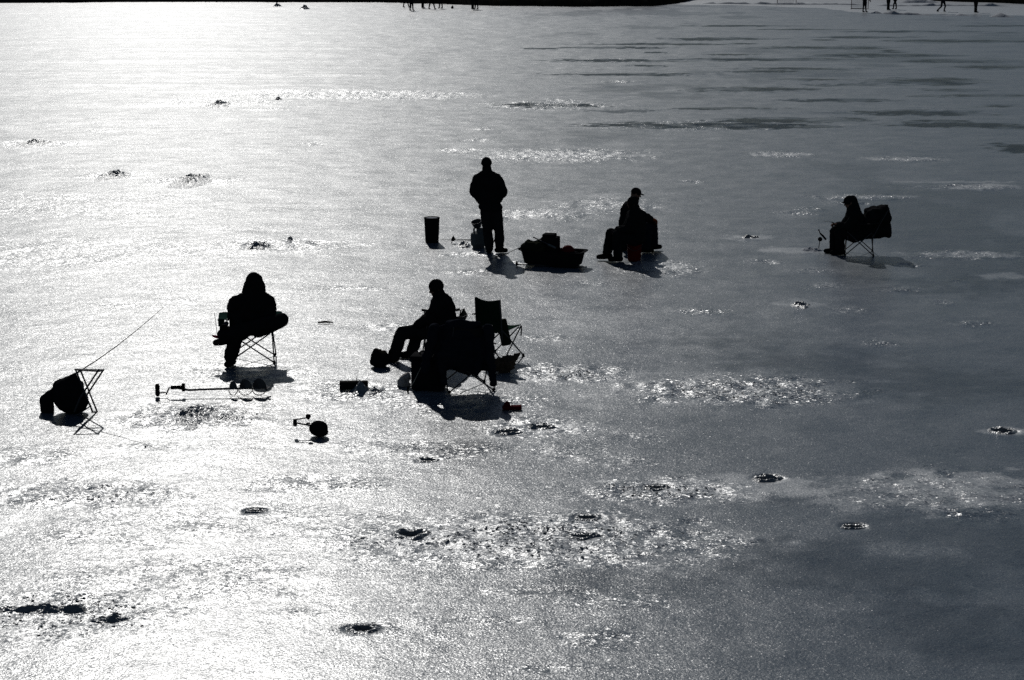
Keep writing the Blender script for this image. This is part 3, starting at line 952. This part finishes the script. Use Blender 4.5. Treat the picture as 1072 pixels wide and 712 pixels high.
# red tip-up
t = thing('tip_up', stand(536, 428.5), 'small dull red fishing trap lying to the right of the coat covered chair', 'tip-up', R(4))
MB().box((0, 0, .03), (.24, .09, .05), None, .012).build('frame', 'dred', t)
MB().tube([(.0, 0, .05), (.0, 0, .115), (.012, 0, .125)], .006, 6).build('spindle', 'steel', t)
MB().lathe([(.035, -.015), (.038, -.01), (.02, -.006), (.02, .006), (.038, .01), (.035, .015)], (-.06, 0, .07), 14, axes_from((0, 1, 0))).build('reel', 'dred', t)

# ------------------------------------------------------------------ angler at the right
camp_chair(stand(899, 264.5), R(82), 'camp chair at the far right, its back under a bulging cover', 'char', .54, .9, recline=.3)
f = Frame(885, 265)
J = dict(head=f(887.5, 210.8), neck=f(891, 220.5), pelvis=f(896.5, 243.5), sh_a=f(892, 224.5, -.18), sh_b=f(891.5, 223.5, .17),
         el_a=f(886, 237, -.22), el_b=f(884, 235, .2), wr_a=f(876.5, 234.5, -.1), wr_b=f(876, 234, .08),
         hip_a=f(894, 246, -.09), hip_b=f(894, 246, .09), kn_a=f(876.8, 241.5, -.12), kn_b=f(873.6, 240.5, .08),
         an_a=f(878.6, 262, -.10), an_b=f(873.8, 260, .09), toe_a=f(870.2, 265.2, -.1), toe_b=f(865.5, 262.3, .12), front=V((-1, 0, 0)))
person(stand(885, 265), J, (-1, -.1, -.3), 'person in an eared cap seated at the far right, bending over a short rod',
       jacket='black', pants='black', hat='flap', bulk=1.22, glove=None)
t = thing('fishing_rod', stand(885, 265), 'short dark rod held across the knees of the far right angler', 'fishing rod')
MB().tube([f(880, 236.5, -.03), f(874, 233.8, -.03), f(869.3, 231.4, -.03)], [.013, .013, .009], 8).build('handle', 'rubber', t)
MB().tube([f(869.3, 231.4, -.03), f(862, 230.5, .1)], [.004, .002], 6).build('blank', 'steel', t)
# the cover over the chair back
f = Frame(905, 264.5)
t = thing('coat', stand(905, 264.5), 'huge black padded coat bulging over the back of the far right chair', 'coat')
cb = MB()
for px, py, Y_, rx, ry, rz_ in ((912, 228, 0, .17, .30, .22), (922, 225, 0, .14, .30, .2), (916, 238, 0, .24, .30, .2), (925, 238, 0, .13, .28, .16),
                                (907, 241, 0, .22, .28, .15), (924.5, 217.5, -.1, .05, .12, .075), (913, 218, 0, .09, .25, .06), (905, 231, 0, .10, .24, .16), (909, 222, 0, .11, .25, .10), (922, 221, 0, .13, .28, .14), (929, 243, 0, .06, .22, .08), (927.5, 226, 0, .07, .22, .14)):
    cb.ball(f(px, py, Y_), (rx, ry, rz_))
cb.fuse('body', 'black', t, .016, 2, .02, 7)
# rod on a stand beside that angler's hole
f = Frame(857.5, 259)
t = thing('rod_holder', stand(857.5, 259), 'tiny rod on a wire stand beside the far right angler', 'rod holder')
MB().tube([f(857, 259.5), f(857.8, 253), f(858, 249)], .008, 6).build('stand', 'steel', t)
MB().tube([f(862, 246.5), f(858, 243), f(856.8, 240)], [.015, .010, .008], 8).build('rod', 'rubber', t)
MB().tube([f(864.5, 250), f(861, 246), f(858, 243.5)], [.018, .018, .012], 8).build('grip', 'rubber', t)
MB().lathe([(.03, -.02), (.042, -.012), (.042, .012), (.03, .02)], f(858.3, 249.5), 14, axes_from((0, 1, .2))).build('reel', 'plastic', t)
MB().ball(f(856.7, 240), .016).build('tip', 'rubber', t)

# ------------------------------------------------------------------ things round the standing angler
t = thing('bin', stand(452.3, 252.8), 'tall black open bin standing alone to the left of the heater', 'bin')
MB().lathe([(.125, 0), (.13, .01), (.148, .455), (.154, .46), (.154, .485), (.142, .485), (.138, .44)], (0, 0, 0), 28).build('body', 'plastic', t)
MB().lathe([(.136, .448), (.139, .468), (.1, .474), (.0, .476)], (0, 0, 0), 24).build('contents', 'snow', t)
# propane heater
t = thing('gas_heater', stand(501, 258.8), 'gas heater with a dish head on a squat grey tank beside the standing angler', 'heater')
MB().lathe([(.11, 0), (.115, .03), (.145, .06), (.15, .10), (.15, .24), (.14, .28), (.06, .315), (.03, .32)], (0, 0, 0), 28).build('tank', 'grey', t)
co = MB()
for a0 in (.3, 2.4, 4.5):
    co.sheet(lambda u, v: (.1 * math.cos(a0 + 1.5 * u), .1 * math.sin(a0 + 1.5 * u), .27 + .1 * v), 8, 2, .008)
co.build('collar', 'grey', t)
MB().tube([(-.02, 0, .3), (-.02, 0, .4)], .022, 10).build('neck', 'steel', t)
MB().lathe([(.05, -.07), (.07, -.06), (.085, .0), (.10, .05), (.102, .06), (.09, .055), (.06, -.03)], (-.03, -.02, .455), 20, axes_from((-.25, -.35, 1))).build('burner_head', 'steel', t)
MB().tube([(.05, 0, .34), (.08, 0, .35), (.1, -.01, .37)], .014, 8).build('valve', 'steel', t)
# rod stub beside the hole
f = Frame(474, 254)
t = thing('tip_up', stand(474, 254), 'little dark fishing trap standing by the slush left of the heater', 'tip-up')
MB().tube([f(472.6, 254), f(474, 249)], .008, 6).build('stake', 'steel', t)
mb_ = MB(); mb_.ball(f(474.5, 249.5), (.035, .02, .05)); mb_.limb(f(474.5, 248), f(474.9, 245.4), .016, .005); mb_.limb(f(473.2, 250.5), f(476.6, 249.5), .02, .012)
mb_.fuse('flag', 'plastic', t, .008, 1)
t = thing('ice_rod', stand(480, 251.5), 'long thin dark rod lying on the ice between the bin and the heater', 'fishing rod')
MB().tube([(-.36, .0, .02), (0, .0, .018), (.33, -.01, .018)], [.004, .008, .011], 6).build('blank', 'rubber', t)
MB().tube([(.33, -.01, .018), (.5, -.015, .02)], .014, 8).build('handle', 'rubber', t)

# sled
f = Frame(579, 275)
YAW = R(-15)
t = thing('sled', stand(579, 277.3), 'black tub sled loaded with gear behind the standing angler', 'sled', YAW)
def tub(L, Wd, Hh):
    prof, n = [], 40
    def ring(lx, wy, z, pw=7.0, lift=0.0):
        out = []
        for k in range(n):
            a = 2 * math.pi * k / n
            c, s_ = math.cos(a), math.sin(a)
            x = lx * abs(c) ** (2 / pw) * (1 if c >= 0 else -1); y_ = wy * abs(s_) ** (2 / pw) * (1 if s_ >= 0 else -1)
            out.append(V((x, y_, z + lift * max(0, -x / lx) ** 3)))
        return out
    rings = [ring(L * .40, Wd * .36, 0.0, lift=.03), ring(L * .44, Wd * .42, .03, lift=.03), ring(L * .485, Wd * .47, Hh - .03, lift=.035), ring(L * .49, Wd * .475, Hh - .02, lift=.035),
             ring(L * .53, Wd * .53, Hh - .012, lift=.035), ring(L * .53, Wd * .53, Hh + .006, lift=.035), ring(L * .475, Wd * .46, Hh, lift=.035), ring(L * .43, Wd * .4, .05, lift=.03), ring(L * .38, Wd * .35, .03, lift=.03)]
    vs_, fs_ = [], []
    for r_ in rings: vs_ += r_
    for q in range(len(rings) - 1):
        for k in range(n):
            a, b = q * n + k, q * n + (k + 1) % n
            fs_.append((a, b, b + n, a + n))
    fs_.append(tuple(reversed(range(n)))); fs_.append(tuple(range((len(rings) - 1) * n, len(rings) * n)))
    return MB().add(vs_, fs_)
tub(1.14, .56, .27).build('hull', 'plastic', t)
for s_ in (-1, 1):
    MB().tube([(-.36, s_ * .15, .06), (-.3, s_ * .15, .0), (.44, s_ * .15, 0.0)], .012, 8).build('runner', 'plastic', t)
MB().tube([(-.62, -.1, .3), (-.9, -.02, .16), (-1.25, .1, .02)], .006, 6).build('tow_rope', 'mesh', t)
so = stand(579, 277.3)
def in_sled(x, y_, z): return so + rotz(YAW) @ V((x, y_, z))
t = thing('gear_box', in_sled(-.06, .05, 0.095), 'dark upright gear box sticking up out of the sled', 'box', YAW)
MB().box((0, 0, .21), (.30, .26, .42), None, .02).build('body', 'plastic', t)
MB().box((-.02, 0, .445), (.22, .24, .05), None, .012).build('lid', 'plastic', t)
t = thing('duffel_bag', in_sled(-.36, .0, 0.125), 'lumpy dark duffel bag in the raised nose of the sled', 'bag', YAW)
mb_ = MB(); mb_.limb((-.09, -.1, .18), (.12, -.12, .18), .13, .13); mb_.limb((-.08, .1, .16), (.12, .12, .2), .13, .12); mb_.ball((.14, 0, .25), .1); mb_.ball((-.1, 0, .24), .08)
mb_.fuse('body', 'olive', t, .014, 2, .02, 10)
t = thing('helmet', in_sled(.27, .02, 0.115), 'rounded dull red helmet in the tail of the sled', 'helmet', YAW)
MB().lathe([(.12, 0), (.13, .08), (.125, .15), (.1, .21), (.06, .245), (.015, .255)], (0, 0, 0), 20).build('shell', 'dred', t)
MB().ball((0, -.11, .1), (.09, .05, .05)).build('visor', 'plastic', t)
t = thing('ice_chisel', in_sled(-.15, -.12, 0.325), 'pale ended pole lying slanted across the load in the sled', 'pole', YAW)
MB().tube([(-.22, .12, .17), (.24, -.10, .03)], .012, 8).build('shaft', 'steel', t)
MB().tube([(.10, -.033, .07), (.25, -.105, .026)], .02, 8).build('blade', 'grey', t)
t = thing('tarp', in_sled(.34, .0, 0.1), 'dark folded tarp filling the rear of the sled', 'tarp', YAW)
mb_ = MB(); mb_.ball((0, 0, .08), (.17, .2, .09)); mb_.ball((-.14, -.08, .08), (.1, .1, .085)); mb_.fuse('body', 'black', t, .014, 2, .02, 9)
t = thing('ice_spud', stand(560, 278.8), 'long dark pole with a knob end lying in front of the sled', 'pole', R(-9))
MB().tube([(-.31, 0, .03), (.75, 0, .02)], .011, 8).build('shaft', 'steel', t)
MB().ball((-.33, 0, .045), (.022, .03, .045)).build('knob', 'rubber', t)
MB().box((.84, 0, .016), (.2, .05, .014), None, .005).build('blade', 'steel', t)

# ------------------------------------------------------------------ auger on the ice
a = stand(162, 415); b_ = stand(281, 413.5)
t = thing('hand_auger', a, 'hand auger with three wide spiral flights lying on the ice near the hooded angler', 'ice auger', math.atan2(b_.y - a.y, b_.x - a.x))
Lx = (b_ - a).length
MB().tube([(.36 * Lx * .5, 0, .12), (.3 * Lx, 0, .085), (.62 * Lx, 0, .097), (Lx * .99, 0, .10)], .0145, 8).build('shaft', 'steel', t)
fl = MB()
for (c0, wd, hh_) in ((.693, .054, .098), (.802, .084, .122), (.925, .092, .128)):
    cx = c0 * Lx
    def lobe(u, v):
        # upper half of one flight leaning along the shaft; sunlit lower half left open
        a_ = math.pi * u
        r_ = .012 + v * (1 - .012)
        return (cx - wd * math.cos(a_) * r_, .045 * math.cos(a_) * r_ - .03 * (1 - v), .098 + hh_ * math.sin(a_) * r_)
    fl.sheet(lobe, 22, 5, .005)
    fl.tube([V((cx - wd * math.cos(a_) * 1.02, -.05 * math.cos(a_), .098 - .088 * math.sin(a_))) for a_ in np.linspace(0, math.pi, 16)], .0055, 6)  # dark hoop standing in for the shadow arc under each flight
fl.build('flights_and_shadow_arcs', 'steel', t)
for s_ in (-1, 1):
    MB().box((Lx * .995, s_ * .05, .105), (.07, .09, .006), Matrix.Rotation(s_ * .5, 3, 'Y'), 0).build('blade', 'steel', t)
MB().tube([(.27 * Lx * .66, 0, .12), (.13 * Lx, 0, .12), (.10 * Lx, 0, .03)], .010, 8).build('crank', 'steel', t)
MB().tube([(.30 * Lx * .48, 0, .12), (.29 * Lx * .9, 0, .125)], .024, 10).build('grip', 'rubber', t)
MB().tube([(.10 * Lx, 0, .055), (.03 * Lx, 0, .055)], .009, 8).build('bar', 'steel', t)
MB().lathe([(.0, -.085), (.02, -.08), (.032, -.05), (.028, 0), (.032, .05), (.02, .08)], (.012 * Lx + .02, 0, .09), 14).build('knob', 'rubber', t)
MB().lathe([(.022, -.05), (.022, .05)], (.265 * Lx * .96, 0, .12), 12).build('collar', 'rubber', t)

# scoop with a bent handle
f = Frame(330, 456)
t = thing('ice_scoop', stand(333.5, 456), 'round black scoop bowl with a bent crank handle lying on the ice', 'scoop')
mb_ = MB(); mb_.ball((0, 0, .095), (.112, .10, .095), None, 20, 12); mb_.ball((.03, -.02, .06), (.09, .09, .06)); mb_.fuse('bowl', 'plastic', t, .01, 2, .004, 12, floor=-.01)
MB().tube([(-.09, 0, .13), (-.26, .02, .155)], .010, 8).build('handle', 'steel', t)
MB().lathe([(.022, -.04), (.025, 0), (.022, .04)], (-.275, .02, .16), 12).build('pivot', 'rubber', t)
MB().tube([(-.275, .02, .195), (-.14, .03, .215)], .008, 8).build('crank', 'steel', t)
MB().lathe([(.012, -.03), (.028, -.005), (.032, .02), (.02, .03)], (-.12, .03, .225), 12).build('knob', 'rubber', t)
MB().box((-.12, .02, .15), (.05, .02, .014), None, .004).build('clip', 'rubber', t)

# board by the slush
t = thing('board', stand(370.5, 408), 'dark short board lying behind the slush mound near the scoop', 'board', R(4))
MB().box((0, 0, .055), (.37, .10, .10), None, .008).build('plank', 'wood', t)
MB().tube([(.03, .0, .1), (.035, 0, .135), (.045, 0, .15)], .005, 6).build('peg', 'steel', t)
t = thing('stick', stand(341, 338.5), 'short dark stick lying alone on the ice right of the hooded angler', 'stick', R(3))
MB().tube([(-.12, 0, .02), (0, .005, .028), (.11, 0, .02)], [.012, .018, .010], 7).build('branch', 'wood', t)

# ------------------------------------------------------------------ folding stool with bags, left
o0 = stand(90, 434)
f = Frame(90, 434)
t = thing('folding_stool', o0, 'tubular folding stool frame holding up the black bags at the far left', 'stool')
def bar(name, pts, r=.011): MB().tube(pts, r, 8).build(name, 'steel', t)
for Y_ in (-.06, .16):
    k = 0 if Y_ > 0 else 2.4
    dx = 0 if Y_ > 0 else -3.2
    bar('leg', [f(83 + dx + k, 386.5 + 0, Y_), f(99 + dx + k, 431 , Y_)])
    bar('leg', [f(107.5 + dx + k, 386.5, Y_), f(86 + dx + k, 417, Y_), f(80 + dx + k, 431, Y_)])
bar('top_rail', [f(83, 386.5, .16), f(107.5, 387, .16)]); bar('top_rail', [f(82, 387, -.06), f(106, 388.5, -.06)])
bar('seat_rail', [f(107.5, 386.8, .16), f(106, 388.5, -.06)], .013); bar('seat_rail', [f(83, 386.5, .16), f(82, 387, -.06)], .013)
bar('stretcher', [f(98.5, 431, .16), f(97.5, 431, -.06)]); bar('stretcher', [f(96, 424, .0), f(82, 434, -.06)], .008)
o0 = stand(72, 430.5)
f = Frame(72, 430.5)
t = thing('backpack', o0, 'bulging black bag slumped against the folding stool at the far left', 'bag')
mb_ = MB()
mb_.limb(f(77.5, 391.5, -.02), f(71, 407, -.04), .05, .17); mb_.ball(f(74, 411, -.04), (.21, .15, .215)); mb_.ball(f(77, 418, -.04), (.19, .14, .15))
mb_.limb(f(79, 390, -.0), f(62, 400.5, -.02), .035, .07); mb_.ball(f(83, 407, -.0), (.08, .1, .17))
mb_.limb(f(79.5, 389, -.0), f(86.5, 412, .0), .03, .07); mb_.ball(f(88, 416, .0), (.06, .08, .1))
mb_.fuse('body', 'black', t, .013, 3, .010, 9, floor=0).location.z = -.035
mb_ = MB(); mb_.ball(f(73, 424, -.15), (.12, .03, .05)); mb_.fuse('pocket', 'black', t, .01, 1, .004, 12)
MB().tube([f(60, 401, -.0), f(56, 408, -.08), f(57.5, 412, -.08)], .010, 6).build('strap', 'black', t)
t = thing('bait_bag', o0, 'small rounded black bag at the left side of the bulging bag', 'bag')
mb_ = MB(); mb_.limb(f(61, 404, -.0), f(49, 416.5, -.02), .06, .085); mb_.limb(f(49, 415, -.02), f(48.5, 425, -.02), .085, .07); mb_.limb(f(52, 410, -.02), f(52.5, 425, -.02), .06, .06)
mb_.fuse('body', 'black', t, .012, 3, .006, 10, floor=0).location.z = -.04
t = thing('fishing_rod', o0, 'long thin fishing rod pointing up to the right out of the black bag', 'fishing rod')
p0, p1 = f(72, 396, -.0), f(173.5, 321.5, .1)
MB().tube([p0.lerp(p1, u) - V((0, 0, .05 * math.sin(math.pi * u))) for u in (.12, .3, .5, .7, .85, 1)], [.008, .007, .006, .005, .004, .003], 6).build('blank', 'rubber', t)
MB().tube([p0.lerp(p1, u) - V((0, 0, .05 * math.sin(math.pi * u))) for u in (-.02, .13)], .012, 8).build('handle', 'rubber', t)

# ------------------------------------------------------------------ holes, slush and ice lumps
def mound(px, py, w, d, h, label, m='slush', seed=0, name='slush_mound', cat='slush mound', group='slush mounds beside the fishing holes'):
    nr, na = 22, 64
    vs_, fs_ = [V((0, 0, h))], []
    for r_ in range(1, nr + 1):
        u = r_ / nr
        for k in range(na):
            a = 2 * math.pi * k / na
            wob = 1 + .45 * mnoise.noise(V((math.cos(a) * 1.3, math.sin(a) * 1.3, seed * 3.1)))
            x, y_ = w * u * wob * math.cos(a), d * u * wob * math.sin(a)
            q = mnoise.noise(V((x * 6, y_ * 6, seed))) + .6 * mnoise.noise(V((x * 15, y_ * 15, seed + 4))) + .4 * mnoise.noise(V((x * 36, y_ * 36, seed + 9)))
            z = h * (1 - u) ** 1.4 * (1 + .8 * q) + .022 * q * (1 - .4 * u) - .030 * u ** 1.5
            vs_.append(V((x, y_, max(z, -.03) if r_ < nr else -.03)))
    for k in range(na): fs_.append((0, 1 + k, 1 + (k + 1) % na))
    for r_ in range(nr - 1):
        for k in range(na):
            a, b = 1 + r_ * na + k, 1 + r_ * na + (k + 1) % na
            fs_.append((a, a + na, b + na, b))
    o = MB().add(vs_, fs_).build(name, m)
    o.location = stand(px, py, -.004)
    return tag(o, label, cat, group)
mound(203, 434, .36, .75, .075, 'broad grey slush mound in front of the auger', seed=1)
mound(237, 436, .42, .6, .03, 'flat trail of slush to the right of the broad mound', seed=8)
mound(379, 409.5, .20, .30, .10, 'rounded slush mound against the dark board', seed=2)
mound(393, 411, .20, .35, .045, 'flat slush trailing right from the mound at the board', seed=12)
mound(485, 256.5, .19, .5, .075, 'slush heap between the little trap and the heater', seed=3)
mound(50, 638, .60, .16, .055, 'rough dark ice heap in the near left corner', seed=4)
mound(122, 648, .34, .12, .05, 'smaller lump of rough ice right of the near left heap', seed=14)
mound(849, 261, .30, .4, .05, 'snowy slush rim around the hole of the far right angler', 'snow', seed=5)
mound(270, 258, .38, .7, .075, 'low broken slush ring left of the bin, with a dark centre', seed=6)
mound(304, 250.5, .08, .14, .06, 'single dark ice lump behind the broken slush ring', seed=16, name='ice_lump', cat='ice lump')
mound(200, 189, .55, 1.5, .10, 'dark refrozen slush in the bright glare, right of its neighbour', seed=7)
mound(120, 183.5, .40, 1.1, .09, 'dark refrozen slush in the bright glare, left of its neighbour', seed=17)
mound(36, 150.5, .65, 1.8, .09, 'speckled slush patch at the left edge of the lake', seed=18)
mound(228, 110, .6, 2.0, .11, 'dark slush streak in the upper left glare', seed=19)
mound(291, 104, .2, .6, .09, 'small dark snow lump beyond the slush streaks', seed=20, name='ice_lump', cat='ice lump')
mound(290, 6.5, .5, 1.2, .32, 'left dark snow lump below the far shore', seed=21, name='snow_lump', cat='snow lump')
mound(319, 9.5, .5, 1.2, .34, 'right dark snow lump below the far shore', seed=22, name='snow_lump', cat='snow lump')
mound(838, 319.5, .20, .40, .06, 'dark ice lump alone on the grey ice below the far right angler', seed=23, name='ice_lump', cat='ice lump')
mound(152, 467, .03, .05, .025, 'tiny dark ice chip on the bright ice below the auger', seed=24, name='ice_lump', cat='ice lump')

def hole(px, py, r, rim, label, seed=0, z0=0.0):
    """drilled hole: a shaft through the ice, dark water low in it, a little slush round the lip"""
    na = 56
    p = ground(px, py); p.z = z0 + .002
    t = thing('fishing_hole', p, label, 'ice hole', 0, 'drilled fishing holes')
    prof = [(1.0, -.15, 0), (1.0, -.02, 0), (1.05, .0, .45), (1.18, .0, 1.0), (1.36, .0, .8), (1.55, .0, .3), (1.72, -.004, .06), (1.9, -.025, 0)]
    vs_, fs_ = [], []
    for q, (pr_, pz, am) in enumerate(prof):
        for k in range(na):
            a = 2 * math.pi * k / na
            w_ = 1 + (.30 if q > 2 else .12) * mnoise.noise(V((math.cos(a) * 1.8, math.sin(a) * 1.8, seed * 2.7)))
            n1 = mnoise.noise(V((math.cos(a) * 1.6 + pr_, math.sin(a) * 1.6, seed * 5.3)))
            n2 = mnoise.noise(V((math.cos(a) * 5 * pr_, math.sin(a) * 5 * pr_, seed)))
            hz = pz + am * (rim * .55 * max(.15, .6 + 1.0 * n1) + .010 * n2) - (.006 if 4 < q < 7 else 0)
            vs_.append(V((r * pr_ * w_ * math.cos(a), r * pr_ * w_ * math.sin(a) * (.62 + .2 * math.sin(seed * 2.3)) * (1 if q < 3 else 1.2), hz)))
    for q in range(len(prof) - 1):
        for k in range(na):
            a, b = q * na + k, q * na + (k + 1) % na
            fs_.append((a, a + na, b + na, b))
    MB().add(vs_, fs_).build('rim', 'slush', t)
    wv = [V((0, 0, -.085))] + [V((r * 1.12 * math.cos(2 * math.pi * k / 32), r * 1.1 * math.sin(2 * math.pi * k / 32), -.085)) for k in range(32)]
    MB().add(wv, [(0, 1 + k, 1 + (k + 1) % 32) for k in range(32)]).build('water', 'water', t)
    return t
for k, h in enumerate(HOLES): hole(*h, seed=k + 1, z0=HOLE_Z[k])
def chip_field(px, py, hw, hh, n, smin, smax, label, seed):
    rr = random.Random(seed)
    c = ground(px, py); a = hw / scale_at(py); b = abs(dist(py - hh) - dist(py + hh)) / 2
    mb = MB()
    for k in range(n):
        u, r_ = rr.uniform(0, 6.283), math.sqrt(rr.uniform(0, 1)) * rr.uniform(.5, 1)
        x, y_ = c.x + a * r_ * math.cos(u), c.y + b * r_ * math.sin(u)
        s_ = rr.uniform(smin, smax)
        z = ice_z(x, y_)
        ax_ = Matrix.Rotation(rr.uniform(0, 6.28), 3, 'Z') @ Matrix.Rotation(rr.uniform(-.35, .35), 3, 'X') @ Matrix.Rotation(rr.uniform(-.4, .4), 3, 'Y')
        pts = [V((x, y_, z + s_ * .04)) + ax_ @ V((s_ * rr.uniform(.5, 1) * math.cos(q * 1.2566), s_ * rr.uniform(.5, 1) * math.sin(q * 1.2566), zz * s_ * .08)) for zz in (-1, 1) for q in range(5)]
        mb.add(pts, [(4, 3, 2, 1, 0), (5, 6, 7, 8, 9)] + [(q, (q + 1) % 5, 5 + (q + 1) % 5, 5 + q) for q in range(5)])
    return tag(mb.build('ice_chips', 'chip', smooth=False), label, 'ice chips', 'scattered chips of ice', 'stuff')
chip_field(560, 563, 150, 22, 315, .012, 0.028, 'glinting broken chips of ice round the deep and shallow holes', 1)
chip_field(70, 642, 100, 26, 175, .012, 0.028, 'chips of rough ice in the near left corner', 2)
chip_field(770, 408, 110, 13, 147, .012, 0.025, 'scattered ice chips on the dark ice right of the group', 3)
chip_field(210, 436, 80, 12, 122, .008, 0.019, 'drill shavings scattered round the broad slush mound', 4)
chip_field(490, 420, 70, 14, 112, .008, 0.019, 'ice crumbs scattered at the feet of the group', 5)
chip_field(690, 511, 70, 10, 91, .012, 0.025, 'ice chips round the hole left of the frost strip', 6)
chip_field(590, 391, 60, 7, 70, .012, 0.025, 'ice chips on the bright ice right of the group', 7)
chip_field(680, 283, 40, 7, 56, .01, 0.025, 'ice crumbs in front of the seated pair', 8)

# ------------------------------------------------------------------ far hockey players
def skater(px, py, h, pose, label, cloth='black', stick=False, flip=1, group='people by the far shore'):
    g = {'stand': dict(ka=(-.10, .03, .48), fa=(-.13, .0), kb=(.10, .04, .48), fb=(.13, .02), lean=0),
         'wide': dict(ka=(-.17, .03, .48), fa=(-.26, 0), kb=(.17, .03, .48), fb=(.27, .02), lean=.05),
         'close': dict(ka=(-.05, .03, .48), fa=(-.07, .06), kb=(.06, .04, .48), fb=(.07, -.05), lean=.03),
         'stride': dict(ka=(-.12, .0, .46), fa=(-.48, 0), kb=(.22, .03, .48), fb=(.12, .02), lean=.22)}[pose]
    m = MB()
    hips = V((0, 0, .9)); top = V((g['lean'] * flip, 0, 1.42))
    m.ball(hips.lerp(top, .72), (.21, .14, .26)); m.ball(hips.lerp(top, .3), (.19, .14, .22)); m.ball(hips, (.17, .13, .13))
    hd = top + V((.04 * flip, 0, .17))
    m.ball(hd, (.09, .1, .125)); m.limb(top, hd, .07, .06)
    for q, s_ in (('a', -1), ('b', 1)):
        kx, ky, kz = g['k' + q]; fx, fy = g['f' + q]
        m.limb(hips + V((s_ * .09, 0, -.04)), V((kx * flip, ky, kz)), .1, .075)
        m.limb(V((kx * flip, ky, kz)), V((fx * flip, fy, .1)), .075, .055)
        m.limb(V((fx * flip, fy, .07)), V((fx * flip + .13 * flip, fy - .06, .06)), .055, .045)
        sh = top + V((s_ * .2, 0, -.02)); el = sh + V((s_ * .08 + .05 * flip, -.05, -.28)); wr = el + V((.12 * flip, -.14, -.18))
        m.limb(sh, el, .075, .06); m.limb(el, wr, .06, .05); m.ball(wr, .055)
    o = m.fuse('person', cloth, None, .03, 2, floor=.0)
    o.scale = (h, h, h)
    o.location = stand(px, py)
    tag(o, label, 'person', group)
FAR = [(425, 7.5, .95, 'wide', 'dark figure at the left end of the far left huddle', 1), (430.8, 11.5, 1.0, 'stand', 'dark figure nearest the camera in the far left huddle', 1),
       (442.5, 8.6, 1.0, 'close', 'dark figure between the huddle and the next two by the far shore', 1), (452, 9.8, 1.0, 'wide', 'dark figure with legs apart before the dark bank', 1),
       (461.5, 9.0, 1.0, 'stand', 'dark figure second from the right along the dark bank', -1), (494.8, 10, 1.0, 'close', 'left of the two figures standing close together before the bank', 1), (498.8, 10, .97, 'stand', 'right of the two figures standing close together before the bank', -1),
       (905, 13, 1.0, 'stand', 'dark skater standing in front of the nearer goal', 1), (929.8, 10.6, .98, 'close', 'left of the two skaters side by side right of the nearer goal', 1),
       (936.8, 9.8, .98, 'stand', 'right of the two skaters side by side right of the nearer goal', -1),
       (986.8, 12.3, 1.0, 'stride', 'skater striding with one leg pushed back on the far rink', 1), (1021.3, 13.4, 1.02, 'close', 'rightmost skater on the far rink', 1)]
for k, (px, py, h, pose, lab, fl_) in enumerate(FAR):
    skater(px, py, h, pose, lab, ('black', 'navy', 'char')[k % 3], flip=fl_, group='skaters on the far rink' if px > 800 else 'people by the far shore')
t = thing('bench', stand(436, 8.2), 'low dark bench beside the far left huddle', 'bench')
MB().box((0, 0, .42), (1.3, .3, .06), None, .01).build('seat', 'wood', t)
for s_ in (-1, 1): MB().box((s_ * .5, 0, .2), (.06, .26, .4), None, .006).build('leg', 'wood', t)
mb_ = MB(); mb_.ball((0, 0, .1), (.13, .1, .12)); mb_.ball((.02, 0, .2), (.06, .05, .1))
o = mb_.fuse('sports_bag', 'black', None, .02, 1, .01, 8, floor=0); o.location = stand(473.5, 8.9); tag(o, 'small dark bag standing on the ice between the far figures', 'bag')

def goal(px, py, label, Wg=1.83, Hg=1.22):
    t = thing('hockey_goal', stand(px, py), label, 'hockey goal')
    for s_ in (-1, 1): MB().tube([(s_ * Wg / 2, 0, 0), (s_ * Wg / 2, 0, Hg)], .03, 8).build('post', 'dred', t)
    MB().tube([(-Wg / 2, 0, Hg), (Wg / 2, 0, Hg)], .03, 8).build('crossbar', 'dred', t)
    MB().tube([(-Wg / 2, 0, .03), (-Wg / 2 + .1, .9, .03), (Wg / 2 - .1, .9, .03), (Wg / 2, 0, .03)], .035, 8).build('base_frame', 'steel', t)
    nb = MB()
    for k in range(13):
        x = -Wg / 2 + .08 + (Wg - .16) * k / 12
        nb.tube([(x, .02, Hg - .02), (x * .95, .5, Hg - .1), (x * .9, .88, .05)], .006, 4)
    for k in range(8):
        u = k / 7
        nb.tube([(-Wg / 2 + .05, .02 + .86 * u, .05 + (Hg - .1) * (1 - u)), (Wg / 2 - .05, .02 + .86 * u, .05 + (Hg - .1) * (1 - u))], .006, 4)
    nb.build('net', 'mesh', t)
goal(823.5, 4.3, 'farther hockey goal standing alone on the snow')
goal(900, 9.3, 'nearer hockey goal behind the skater who stands still', 1.5)
